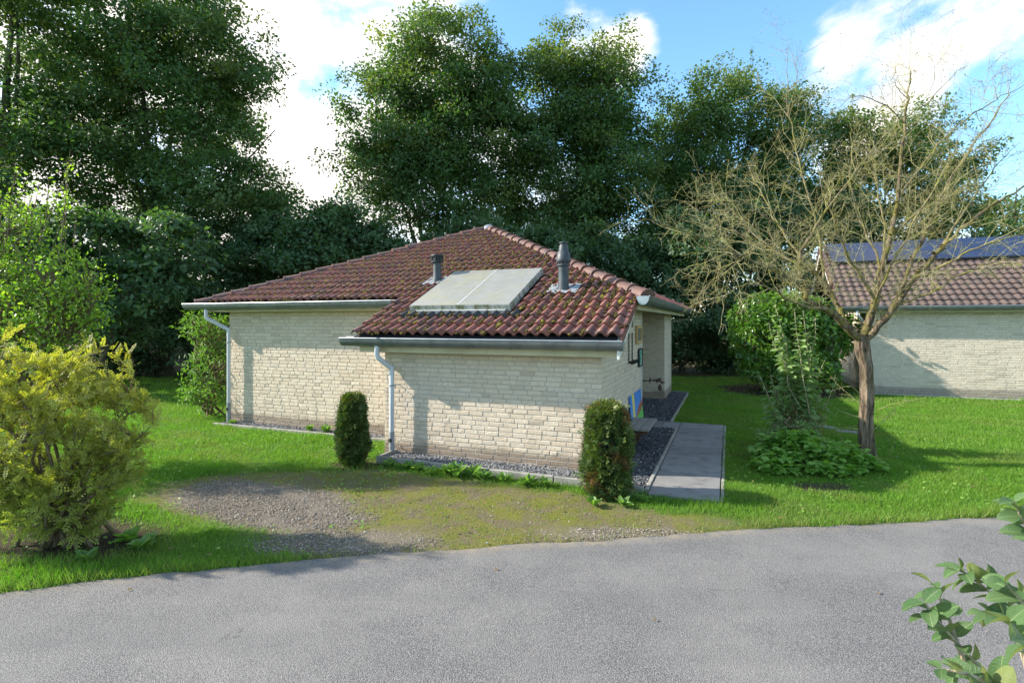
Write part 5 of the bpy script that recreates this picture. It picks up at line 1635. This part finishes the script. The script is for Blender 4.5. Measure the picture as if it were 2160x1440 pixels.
# ------------------------------------------------------------------ bare lichen-covered tree
def bare_tree():
    rng = np.random.default_rng(120)
    base = np.array([5.59, 8.58, -.04])
    root = empty('bare_tree', tuple(base))
    setp(root, 'leafless lichen-covered tree with furrowed trunk on the right lawn', 'tree')
    D0 = 8.58
    lmain, lm, tw = TB(), TB(), TB()
    # furrowed trunk
    tp = np.array([base, pt(1829, 940, D0), pt(1826, 880, D0), pt(1829, 820, D0), pt(1826, 770, D0), pt(1818, 730, D0), pt(1816, 708, D0)])
    tr_rad = np.array([.130, .104, .094, .092, .090, .104, .082])
    ts = np.linspace(0, 1, 40)
    tt = np.linspace(0, 1, len(tp))
    TP = np.stack([np.interp(ts, tt, tp[:, i]) for i in range(3)], -1)
    TR = np.interp(ts, tt, tr_rad)
    nS = 40
    ang = np.arange(nS) * 2 * np.pi / nS
    V = []
    for i in range(40):
        fl_ = 1 + .05 * np.sin(ts[i] * 23 + ang) + .12 * np.sin(ang * 6 + ts[i] * 3.2) + .06 * np.sin(ang * 11 - ts[i] * 3 + 1) + .03 * np.sin(ang * 17 + ts[i] * 25) + rng.normal(0, .014, nS)
        if ts[i] < .12: fl_ = fl_ * (1 + (0.12 - ts[i]) * 3 * (.6 + .4 * np.sin(ang * 4)))
        V.append(np.stack([TP[i, 0] + TR[i] * fl_ * np.cos(ang), TP[i, 1] + TR[i] * fl_ * np.sin(ang), np.full(nS, TP[i, 2])], -1))
    V = np.concatenate(V)
    i = np.arange(39)[:, None] * nS; kk = np.arange(nS)[None]; k2 = (kk + 1) % nS
    trunk = npobj('trunk', V, np.stack([i + kk, i + k2, i + nS + k2, i + nS + kk], -1).reshape(-1, 4), M['bark_bare'], None, smooth=True)

    def L(pts, r0, r1):
        P = np.array([pt(a, b, D0 + c) for a, b, c in pts])
        # smooth by resampling
        t0 = np.linspace(0, 1, len(P)); t1_ = np.linspace(0, 1, len(P) * 4)
        Q = np.stack([np.interp(t1_, t0, P[:, j]) for j in range(3)], -1)
        for _ in range(3): Q[1:-1] = (Q[:-2] + 2 * Q[1:-1] + Q[2:]) / 4
        Q[1:-1] += rng.normal(0, .012, Q[1:-1].shape)
        return Q, np.linspace(r0, r1, len(Q))

    limbs = [
        L([(1816, 720, 0), (1780, 680, -.1), (1745, 650, -.15), (1700, 640, -.2), (1698, 600, -.25), (1684, 560, -.3), (1690, 530, -.3), (1715, 490, -.3)], .085, .03),
        L([(1810, 715, 0), (1785, 690, .2), (1768, 645, .3), (1738, 590, .4), (1700, 562, .5), (1660, 545, .6), (1600, 520, .7), (1540, 480, .8)], .07, .018),
        L([(1822, 712, 0), (1835, 670, .05), (1850, 630, .1), (1862, 570, .1), (1878, 500, .1), (1895, 420, .1), (1900, 340, .1), (1908, 260, .1), (1918, 200, .1), (1920, 150, .1)], .085, .012),
        L([(1826, 716, 0), (1860, 680, -.15), (1890, 640, -.25), (1925, 590, -.3), (1965, 545, -.4), (2030, 480, -.5), (2100, 430, -.6), (2170, 385, -.7)], .07, .016),
        L([(1824, 714, 0), (1850, 690, .3), (1890, 640, .5), (1920, 560, .7), (1960, 470, .8), (2000, 380, .9), (2060, 300, 1.0), (2130, 200, 1.0)], .06, .012),
        L([(1700, 600, -.25), (1640, 575, -.4), (1570, 540, -.5), (1490, 505, -.6), (1420, 480, -.7), (1345, 452, -.8)], .035, .006),
        L([(1745, 650, -.15), (1690, 648, -.5), (1620, 600, -.7), (1560, 600, -.8), (1510, 640, -.9)], .035, .006),
        L([(1738, 590, .4), (1725, 480, .4), (1700, 400, .4), (1675, 300, .4), (1660, 220, .4), (1660, 100, .4)], .03, .004),
        L([(1850, 640, .1), (1800, 560, -.1), (1770, 500, -.3), (1740, 420, -.4), (1720, 330, -.5)], .04, .006),
        L([(1862, 570, .1), (1820, 480, .3), (1790, 400, .4), (1800, 300, .5)], .03, .006),
        L([(1878, 500, .1), (1940, 440, 0), (2010, 410, -.1), (2100, 400, -.2)], .03, .006),
        L([(1895, 420, .1), (1950, 340, .3), (2010, 270, .4), (2090, 215, .5), (2160, 180, .6)], .03, .005),
        L([(1925, 590, -.3), (1990, 560, -.7), (2060, 520, -1.0), (2170, 490, -1.2)], .035, .006),
        L([(1890, 640, -.25), (1960, 620, -.5), (2040, 570, -.8), (2110, 550, -1.0)], .028, .005),
        L([(1700, 562, .5), (1640, 470, .8), (1600, 400, 1.0), (1570, 330, 1.1)], .028, .005),
        L([(1715, 490, -.3), (1760, 420, -.5), (1830, 330, -.6), (1880, 270, -.6)], .025, .004),
        L([(1684, 560, -.3), (1620, 520, -.1), (1540, 440, .1), (1480, 400, .2)], .028, .005),
        L([(1690, 530, -.3), (1640, 470, -.6), (1560, 420, -.8), (1500, 430, -.9)], .022, .004),
        L([(1600, 520, .7), (1550, 560, .5), (1500, 600, .4), (1455, 640, .3)], .018, .004),
        L([(1838, 660, 0), (1890, 540, -.5), (1950, 430, -.8), (2010, 330, -1.0)], .03, .005),
        L([(1908, 260, .1), (1860, 215, 0), (1800, 200, -.1), (1750, 240, -.2)], .014, .003),
        L([(1908, 250, .1), (1960, 215, .2), (2010, 160, .3), (2040, 140, .3)], .014, .003),
        L([(1915, 210, .1), (1880, 170, .1), (1890, 140, .1)], .010, .003),
        L([(1838, 650, .1), (1870, 500, .7), (1850, 400, 1.0), (1840, 330, 1.2)], .03, .005),
        L([(1965, 545, -.4), (2040, 440, -.2), (2100, 350, 0), (2150, 300, 0)], .025, .004)]
    tips = []

    def branch(P0, d, Lb, r, lev):
        n = 5 if lev < 2 else (4 if lev == 2 else 3)
        P = [P0]
        dd = d.copy()
        for q in range(n - 1):
            dd = unit(dd + rng.normal(0, .20 if lev < 3 else .3, 3) + np.array([0, 0, .05 if lev < 2 else 0.0]))
            P.append(P[-1] + dd * Lb / (n - 1))
        P = np.array(P)
        tw.add(P, np.linspace(r, max(r * .3, .0014), n), 4 if lev < 2 else 3)
        tips.append((P[-1], dd))
        if lev >= 3: return
        m = int(rng.poisson([0, 5.6, 5.0][lev] * (Lb / [1, 1.0, .5][lev]) + 1.0)) if lev > 0 else 0
        for q in range(m):
            f_ = rng.uniform(.12, .97) * (n - 1); a = int(f_); a = min(a, n - 2)
            o = P[a] + (P[a + 1] - P[a]) * (f_ - a)
            loc = unit(P[a + 1] - P[a])
            side = unit(np.cross(loc, rng.normal(0, 1, 3)))
            nd = unit(loc * rng.uniform(.3, .9) + side * rng.uniform(.6, 1.0))
            branch(o, nd, Lb * rng.uniform(.22, .50) if lev == 1 else rng.uniform(.06, .18), r * (.55 if lev == 1 else .5), lev + 1)

    for Q, rr in limbs:
        (lmain if rr[0] > .055 else lm).add(Q, rr * .74 * (1 + rng.normal(0, .05, len(Q))), 9)
        Ltot = np.sum(np.linalg.norm(np.diff(Q, axis=0), axis=1))
        m = int(Ltot * 7.6)
        for q in range(m):
            f_ = (rng.random() ** .75) * (len(Q) - 1.001)
            if rr[0] > .06 and f_ / len(Q) < .22: continue
            a = int(f_)
            o = Q[a] + (Q[a + 1] - Q[a]) * (f_ - a)
            loc = unit(Q[a + 1] - Q[a])
            side = unit(np.cross(loc, rng.normal(0, 1, 3)))
            nd = unit(loc * rng.uniform(.35, 1.0) + side * rng.uniform(.5, 1.0) + np.array([0, 0, .28]))
            Lb = rng.uniform(.25, 1.15) * (1.1 if f_ / len(Q) < .75 else .7)
            branch(o, nd, Lb, min(rr[a] * .42, .0052), 1)
    # short shoots low on the trunk
    for (px, py, dx, dz, Lb) in ((1840, 870, .9, .6, .75), (1812, 850, -.9, .55, .55), (1814, 830, -.8, .8, .6), (1815, 880, -1, .4, .4), (1845, 905, .8, .7, .5), (1812, 905, -1, .15, .4), (1845, 970, .9, .15, .35), (1808, 965, -.8, .9, .45)):
        branch(pt(px, py, D0 - .1), unit(np.array([dx, -.1, dz])), Lb, .006, 2)
    lo = lm.obj('limbs', M['limb_moss'], None)
    mo0 = lmain.obj('main_limbs', M['bark_limb'], None)
    to = tw.obj('twigs', M['twig_bare'], None)
    # lichen / bud crumbs at twig tips and a few last leaves
    TPn = np.array([t_[0] for t_ in tips])
    sel = TPn[rng.random(len(TPn)) < .2]
    ss_ = rng.uniform(.004, .009, len(sel))
    bu = blobs('buds', sel, np.stack([ss_, ss_, ss_ * 1.3], -1), simple('lichen_bud', (0.25, 0.20, 0.06), (0.17, 0.12, 0.05), 30), None, OV, OF)
    bu['kind'] = 'stuff'
    lf = TPn[rng.choice(len(TPn), 70, replace=False)]
    P = np.repeat(lf, 3, 0) + rng.normal(0, .015, (210, 3))
    lv = leaves('last_leaves', P, rng.normal(0, 1, (210, 3)), rng.normal(0, .5, (210, 3)) + [0, 0, 1], rng.uniform(.02, .035, 210), LEAF_OV, M['leaf_bright'], None, rng.random(210))
    # moss pads on the thick limbs
    mp, msz = [], []
    for Q, rr in limbs[:5]:
        for q in range(90):
            a = rng.integers(1, len(Q) * 2 // 3)
            v = unit(rng.normal(0, 1, 3) + np.array([0, 0, .9]))
            mp.append(Q[a] + v * rr[a] * .95 + rng.normal(0, .015, 3)); s_ = rng.uniform(.010, .028); msz.append((s_, s_, s_ * .6))
    mo_ = blobs('moss', np.array(mp), np.array(msz), M['moss'], None, OV, OF, jit=.3); mo_['kind'] = 'stuff'
    for o in (trunk, lo, mo0, to, bu, lv, mo_):
        o.parent = root; o.matrix_parent_inverse = Matrix.Translation(-Vector(base))


bare_tree()


# ------------------------------------------------------------------ tall grey-green perennial and ground cover
def perennial():
    rng = np.random.default_rng(140)
    base = np.array([5.02, 9.5, -.02])
    root = empty('tall_perennial', tuple(base)); setp(root, 'tall grey-green perennial with upright pale stems left of the bare tree', 'plant')
    tb = TB()
    LP, LD, LN, LS = [], [], [], []
    tops = [(1621, 680), (1634, 640), (1676, 655), (1694, 655), (1720, 670), (1648, 745), (1705, 700), (1660, 720), (1740, 760), (1600, 790), (1690, 760), (1625, 790), (1765, 800), (1715, 790), (1640, 820), (1670, 800), (1730, 830), (1700, 840), (1610, 850), (1655, 860), (1680, 870), (1745, 870), (1640, 700), (1710, 730)]
    for (px, py) in tops:
        d = 9.5 + rng.normal(0, .18)
        b = base + np.array([rng.normal(0, .14), rng.normal(0, .14), 0])
        t_ = pt(px, py, d)
        P = curve(b, t_, 0, rng, 7, .012)
        tb.add(P, np.linspace(.011, .005, 7), 5)
        Ls = np.linalg.norm(t_ - b)
        nd = int(Ls / .058)
        for q in range(nd):
            f_ = (q + .5) / nd
            if f_ > .9 and rng.random() < .5: continue
            o = b + (t_ - b) * f_
            ph = q * 1.57 + rng.normal(0, .3)
            big = np.interp(f_, [0, .5, .8, 1], [1.0, 1.05, .75, .4])
            for sg_ in (0, math.pi):
                v = np.array([math.cos(ph + sg_), math.sin(ph + sg_), rng.uniform(-.5, .25)])
                LP.append(o); LD.append(v); LN.append(np.array([0, 0, 1.0]) + rng.normal(0, .3, 3)); LS.append(rng.uniform(.13, .22) * big)
                if rng.random() < .8:
                    LP.append(o + v * .02); LD.append(v + rng.normal(0, .5, 3)); LN.append(np.array([0, 0, 1.0]) + rng.normal(0, .4, 3)); LS.append(rng.uniform(.05, .10) * big)
    st = tb.obj('stems', M['stem_pale'], None)
    lf = leaves('foliage', np.array(LP), np.array(LD), np.array(LN), np.array(LS), LEAF_OV, M['leaf_budd'], None, rng.random(len(LP)) * .5)
    n = 420
    P = base + np.stack([rng.normal(0, .17, n), rng.normal(0, .17, n), rng.uniform(.02, .55, n)], -1)
    dr_ = leaves('dead_stalk_tuft', P, np.stack([rng.normal(0, .3, n), rng.normal(0, .3, n), np.ones(n)], -1), rng.normal(0, 1, (n, 3)), rng.uniform(.1, .3, n), (np.array([(-.02, 0, 0), (.02, 0, 0), (.015, 1, 0), (-.015, 1, 0)], float), np.array([(0, 1, 2, 3)])), M['dry'], None, rng.random(n))
    dr_['kind'] = 'stuff'
    for o in (st, lf, dr_):
        o.parent = root; o.matrix_parent_inverse = Matrix.Translation(-Vector(base))


perennial()
tree('grey_herb', 'low bluish herb at the foot of the tall perennial', (4.55, 9.3, -.02), [(4.5, 9.3, .28, .34, .3, .25), (4.75, 9.2, .38, .25, .25, .3)], 6, 60, 26, .07, 'leaf_budd', 150, cat='plant', clump=.11, tpl=LEAF_LN, bark='stem', stem_r=.008, minz=.03, bough=0)

rng = np.random.default_rng(160)
GP, GD, GN, GS = [], [], [], []
for (cx_, cy_, rx_, ry_, h_, n_) in ((4.4, 8.6, .58, .42, .50, 210), (5.0, 8.15, .40, .30, .40, 120), (3.95, 8.15, .4, .32, .24, 70), (4.75, 9.0, .55, .4, .46, 110), (5.35, 8.05, .2, .18, .2, 18), (4.6, 7.9, .4, .2, .22, 50)):
    a, r = rng.uniform(0, 2 * np.pi, n_), np.sqrt(rng.random(n_))
    X, Y = cx_ + rx_ * r * np.cos(a), cy_ + ry_ * r * np.sin(a)
    hh = h_ * (1 - .55 * r ** 2) * rng.uniform(.5, 1.1, n_)
    for q in range(n_):
        m_ = rng.integers(5, 10)
        z = hh[q] * (1 - .5 * rng.random(m_) ** 1.5)
        th_ = rng.uniform(0, 2 * np.pi, m_)
        GP.append(np.stack([np.full(m_, X[q]), np.full(m_, Y[q]), z], -1)); GD.append(np.stack([np.cos(th_), np.sin(th_), rng.uniform(-.55, .3, m_)], -1)); GN.append(np.tile([0, 0, 1.0], (m_, 1)) + rng.normal(0, .25, (m_, 3))); GS.append(rng.uniform(.06, .135, m_))
GP, GD, GN, GS = map(np.concatenate, (GP, GD, GN, GS))
gc_ = leaves('ground_cover', GP, GD, GN, GS, (LEAF_OV[0] * np.array([1.35, 1, 1]), LEAF_OV[1]), M['leaf_cover'], None, rng.random(len(GP)) * .4)
setp(gc_, 'low fresh green nettle-like ground cover around the bare trunk', 'ground cover', kind='stuff')


# ------------------------------------------------------------------ weeds by the edging and broad leaves by the yellow shrub
def rosette(name, label, cat, group, X, Y, n, L, upr, mat, seed, wide=1.0, z=-.01):
    rng = np.random.default_rng(seed)
    th_ = rng.uniform(0, 2 * np.pi, n)
    D = np.stack([np.cos(th_), np.sin(th_), rng.uniform(upr * .3, upr, n)], -1)
    P = np.tile([X, Y, z], (n, 1)) + np.stack([rng.normal(0, L * .12, n), rng.normal(0, L * .12, n), np.zeros(n)], -1)
    o = leaves(name, P, D, np.tile([0, 0, 1.0], (n, 1)) + rng.normal(0, .2, (n, 3)), L * rng.uniform(.6, 1.15, n), (LEAF_OV[0] * np.array([wide, 1, 1.6]), LEAF_OV[1]), M[mat], None, rng.random(n) * .6)
    return setp(o, label, cat, group)


ORD = ('first', 'second', 'third', 'fourth', 'fifth', 'sixth', 'seventh', 'eighth', 'ninth', 'tenth', 'eleventh')
WX = (-3.15, -2.85, -2.62, -2.1, -1.95, -1.72, -1.5, -1.2, -.85, -.6, -2.35)
for i, (x, y, L) in enumerate(((-3.15, -.68, .10), (-2.85, -.72, .13), (-2.62, -.70, .11), (-2.1, -.71, .15), (-1.95, -.76, .17), (-1.72, -.70, .15), (-1.5, -.78, .12), (-1.2, -.74, .11), (-.85, -.80, .13), (-.6, -.75, .11), (-2.35, -.80, .10))):
    X, Y = hw(x, y)
    rosette('weed', '%s light green weed from the downpipe along the edging of the low wall' % ORD[sorted(WX).index(x)], 'weed', 'weeds along the edging', X, Y, 32, L * 1.35, 1.5, 'leaf_weed', 200 + i, .7)
for i, (x, y, L) in enumerate(((-6.2, .99, .16), (-5.75, .95, .2), (-5.2, 1.0, .14), (-8.3, .98, .13))):
    X, Y = hw(x, y)
    rosette('weed', '%s weed from the left corner in the gravel strip of the long wall' % ORD[(1, 2, 3, 0)[i]], 'weed', 'weeds at the long wall', X, Y, 34, L, 2.2, 'leaf_weed', 220 + i, .6)
for i, (x, y, L, lb) in enumerate(((-3.62, 5.35, .24, 'broad-leaved dock plant on the grass right of the yellow shrub'), (-3.95, 5.08, .2, 'broad-leaved dock plant at the foot of the yellow shrub'), (-4.75, 4.72, .22, 'light leafy weed at the lane edge in the bottom left corner'), (-3.9, 5.55, .26, 'dark heart-leaved plant under the yellow shrub'))):
    rosette('dock_plant', lb, 'weed', 'broad-leaved weeds by the yellow shrub', x, y, 20, L * .68, 1.1, 'leaf_weed' if i != 3 else 'leaf_cover', 240 + i, 1.15)
for i, (x, y) in enumerate(((1.0, 6.62), (1.35, 6.6), (1.62, 6.75))):
    rosette('weed', ('left', 'middle', 'right')[i] + ' ragged weed of three at the foot of the stouter yew', 'weed', 'weeds at the stouter yew', x, y, 26, .13, 1.4, 'leaf_weed', 260 + i, .8)


# ------------------------------------------------------------------ grass
def grass(n, xr, yr, hgt, wid, name, label, seed, dens=1.0, edge=False):
    rng = np.random.default_rng(seed)
    X, Y = rng.uniform(*xr, n), rng.uniform(*yr, n)
    g, m, s, b = masks(X, Y)
    p = (1 - .985 * np.maximum(g, 0) ) * (1 - .80 * m) * (1 - .93 * s) * (.75 + .25 * sn(X, Y, 7, .9))
    keep = (~b) & (rng.random(n) < p * dens)
    # only what the lens can reach, with a margin
    vis = np.abs(X) < Y * 1.12 + 1.2
    keep &= vis
    X, Y, m = X[keep], Y[keep], m[keep]
    n = len(X)
    tall = 1 + .35 * sn(X, Y, 5, .1) + .9 * sstep(.45, .8, sn(X, Y, 3.1, 1.7)) + .6 * np.exp(-((Y - road_y(X)) / .14) ** 2)
    tall *= np.where(m > .4, .62, 1)
    Hh = hgt * tall * rng.uniform(.55, 1.3, n)
    a = rng.uniform(0, 2 * np.pi, n)
    lean = rng.uniform(.15, .9, n) * Hh
    bx_, by_ = np.cos(a) * wid * rng.uniform(.7, 1.3, n), np.sin(a) * wid * rng.uniform(.7, 1.3, n)
    la = rng.uniform(0, 2 * np.pi, n)
    lx, ly = np.cos(la) * lean, np.sin(la) * lean
    z0 = np.full(n, -.025)
    V = np.stack([np.stack([X - bx_, Y - by_, z0], -1), np.stack([X + bx_, Y + by_, z0], -1), np.stack([X + lx, Y + ly, z0 + Hh], -1)], 1)
    Fq = np.array([(0, 1, 2)])[None] + (np.arange(n) * 3)[:, None, None]
    tint = np.clip(rng.normal(.05, .18, n) + .30 * sstep(.25, .7, sn(X, Y, 1.9, .3) + .5 * sn(X, Y, 6, 2.)) + .35 * m + .5 * np.exp(-((Y - road_y(X)) / .1) ** 2) * rng.random(n), 0, 1)
    o = npobj(name, V.reshape(-1, 3), Fq.reshape(-1, 3), M['grass'], None, smooth=False, attrs={'tint': np.repeat(tint, 3)})
    return setp(o, label, 'grass', kind='stuff')


grass(420000, (-7.5, 8.5), (4.3, 9.2), .055, .0036, 'grass', 'short green grass of the nearer lawn by the lane', 301)
grass(420000, (-12, 16), (9.2, 15), .055, .0055, 'grass', 'short green grass of the middle lawn beside the houses', 302)
grass(100000, (-18, 19), (15, 22), .07, .010, 'grass', 'short green grass of the far shaded lawn', 303)

# clover-like low leaves in the lawn
rng = np.random.default_rng(310)
n = 9000
X, Y = np.concatenate([rng.uniform(-6.5, -1.5, n // 2), rng.uniform(2.4, 8, n // 2)]), rng.uniform(5.2, 12.5, n)
g, m, s, b = masks(X, Y)
keep = (~b) & (rng.random(n) < (.5 + .5 * sn(X, Y, 2.3, .5)) * (1 - g))
X, Y = X[keep], Y[keep]; n = len(X)
th_ = rng.uniform(0, 2 * np.pi, n)
cl_ = leaves('clover', np.stack([X, Y, rng.uniform(.0, .03, n)], -1), np.stack([np.cos(th_), np.sin(th_), rng.uniform(-.1, .5, n)], -1), np.tile([0, 0, 1.0], (n, 1)) + rng.normal(0, .3, (n, 3)), rng.uniform(.02, .045, n), (LEAF_OV[0] * np.array([1.6, 1, 1]), LEAF_OV[1]), M['leaf_cover'], None, rng.random(n))
setp(cl_, 'clover and small leaves scattered through the lawn', 'clover', kind='stuff')
# fallen leaves
n = 240
X, Y = rng.uniform(-4.5, 7, n), rng.uniform(3.6, 11, n)
g, m, s, b = masks(X, Y)
k_ = (~b) | (Y < road_y(X)) & (rng.random(n) < .10)
X, Y = X[k_], Y[k_]; n = len(X)
th_ = rng.uniform(0, 2 * np.pi, n)
fl_ = leaves('fallen_leaves', np.stack([X, Y, np.where(Y < road_y(X), -.004, .03)], -1), np.stack([np.cos(th_), np.sin(th_), rng.uniform(-.02, .15, n)], -1), np.tile([0, 0, 1.0], (n, 1)) + rng.normal(0, .1, (n, 3)), rng.uniform(.025, .055, n), (LEAF_OV[0] * np.array([1.4, 1, 1]), LEAF_OV[1]), M['dry'], None, rng.random(n))
setp(fl_, 'scattered brown fallen leaves on lawn and lane', 'leaves', kind='stuff')


# ------------------------------------------------------------------ the shrub in the lower right foreground
def near_shrub():
    rng = np.random.default_rng(400)
    base = np.array([1.15, .95, -.02])
    root = empty('foreground_shrub', tuple(base)); setp(root, 'shrub with oval grey-green leaves in the lower right foreground', 'shrub')
    # leaf meshes: broad, cupped, with a pale olive underside colour
    k = NM('foreground_leaf')
    r = k.rand()
    geo = k.n('ShaderNodeNewGeometry')
    uvp = k.n('ShaderNodeTexCoord').outputs['Object']
    xx = k.n('ShaderNodeSeparateXYZ', {0: uvp})
    c = k.mix(r, (0.045, 0.105, 0.035), (0.085, 0.155, 0.055))
    rib = k.rng(k.math('ABSOLUTE', xx.outputs['X']), .004, .018, 1, 0)
    c = k.mix(k.math('MULTIPLY', rib, .6), c, (0.30, 0.36, 0.16))
    vein = k.n('ShaderNodeTexWave', {'Vector': uvp, 'Scale': 3.2, 'Distortion': 1.5, 'Detail': 2.0}, wave_type='BANDS', bands_direction='Y').outputs['Fac']
    c = k.mix(k.rng(vein, .75, 1.0, 0, .25), c, (0.22, 0.30, 0.15))
    c = k.mix(geo.outputs['Backfacing'], c, (0.19, 0.22, 0.075))
    p = k.n('ShaderNodeBsdfPrincipled', {'Base Color': c, 'Roughness': .42, 'Specular IOR Level': .28, 'Normal': k.bump(k.noise(9, 4, vec=uvp, scl=(1, 3, 1)), .35, .05)})
    t = k.n('ShaderNodeBsdfTranslucent', {'Color': (0.30, 0.40, 0.08, 1)})
    mx = k.n('ShaderNodeMixShader', {0: .28, 1: p.outputs[0], 2: t.outputs[0]})
    k.t.links.new(mx.outputs[0], k.out.inputs['Surface'])
    meshes = []
    for v_ in range(4):
        rows_ = 8
        V, Fq = [], []
        fold, curl = rng.uniform(.25, .65), rng.uniform(-.38, -.08)
        for i in range(rows_ + 1):
            t_ = i / rows_
            w_ = .31 * (math.sin(math.pi * t_ ** .9) ** .6) if 0 < t_ < 1 else .004
            for u_ in (-1, -.5, 0, .5, 1):
                V.append((u_ * w_, t_, abs(u_) * w_ * fold + curl * t_ * t_ + .012 * math.sin(9 * t_ + 3 * u_) * abs(u_)))
        for i in range(rows_):
            for j in range(4):
                a = i * 5 + j
                Fq.append((a, a + 1, a + 6, a + 5))
        meshes.append(npmesh('leaf', np.array(V), np.array(Fq), k.m, smooth=True))
    tb = TB()
    D0 = 1.0
    stems = [
        [(2260, 1560, .0), (2120, 1455, 0), (2055, 1395, 0), (2005, 1340, .0), (1972, 1300, .0), (1950, 1270, 0)],
        [(2020, 1360, 0), (2005, 1310, .02), (1985, 1265, .03), (1966, 1230, .03)],
        [(2300, 1500, .1), (2180, 1370, .1), (2130, 1285, .1), (2085, 1245, .1), (2050, 1218, .1), (2025, 1200, .1)],
        [(2300, 1420, .0), (2190, 1320, 0), (2150, 1262, 0), (2120, 1228, 0)],
        [(2320, 1380, .15), (2230, 1240, .15), (2190, 1150, .15), (2155, 1095, .15), (2140, 1058, .15)],
        [(2300, 1600, -.1), (2180, 1520, -.1), (2110, 1450, -.1), (2070, 1420, -.1)],
        [(2110, 1450, -.1), (2040, 1420, -.12), (1985, 1410, -.12)],
        [(2300, 1480, -.15), (2200, 1400, -.15), (2150, 1340, -.15), (2130, 1310, -.15)],
        [(2130, 1290, .1), (2100, 1300, .12), (2072, 1290, .14)]]
    leafs = []
    for s_ in stems:
        P = np.array([pt(a, b, D0 + c) for a, b, c in s_])
        t0 = np.linspace(0, 1, len(P)); t1_ = np.linspace(0, 1, 14)
        Q = np.stack([np.interp(t1_, t0, P[:, j]) for j in range(3)], -1)
        Q[1:-1] = (Q[:-2] + 2 * Q[1:-1] + Q[2:]) / 4
        tb.add(Q, np.linspace(.0042, .0016, 14), 7)
        Ls = np.linalg.norm(np.diff(Q, axis=0), axis=1).sum()
        nn_ = max(3, int(Ls / .036))
        for q in range(nn_ + 1):
            f_ = min(.999, (q + .4) / (nn_ + .4)) * 13
            a = int(f_)
            o = Q[a] + (Q[min(a + 1, 13)] - Q[a]) * (f_ - a)
            loc = unit(Q[min(a + 1, 13)] - Q[max(a - 1, 0)])
            ref = np.array([0, 0, 1.0]) if q % 2 else np.array([0.2, 1.0, .2])
            side = unit(np.cross(loc, ref))
            for sg_ in (-1, 1):
                v = unit(side * sg_ + loc * rng.uniform(.2, .8) + np.array([-.18, 0, rng.uniform(-.2, .2)]) + rng.normal(0, .2, 3))
                sz = rng.uniform(.030, .056) * (1 if q < nn_ else .75)
                leafs.append((o, v, sz))
    # the stems join a bush that stands on the verge, below the picture
    for s_ in stems:
        a, b, c = s_[0]
        P = np.array([base + rng.normal(0, .05, 3) * [1, 1, 0], base + np.array([.05, .03, .7]), pt(a, b, D0 + c)])
        tb.add(P, [.012, .009, .0042], 6)
    st = tb.obj('stems', M['stem_pale'], None)
    st.parent = root; st.matrix_parent_inverse = Matrix.Translation(-Vector(base))
    for (o, v, sz) in leafs:
        upv = unit(np.array([0, -.25, 1.0]) + rng.normal(0, .35, 3))
        x = unit(np.cross(v, upv)); z = np.cross(x, v)
        mt = Matrix(((x[0], v[0], z[0], o[0]), (x[1], v[1], z[1], o[1]), (x[2], v[2], z[2], o[2]), (0, 0, 0, 1))) @ Matrix.Scale(sz, 4)
        lf = bpy.data.objects.new('leaf', meshes[rng.integers(4)])
        link(lf, root)
        lf.matrix_local = Matrix.Translation(-Vector(base)) @ mt


near_shrub()
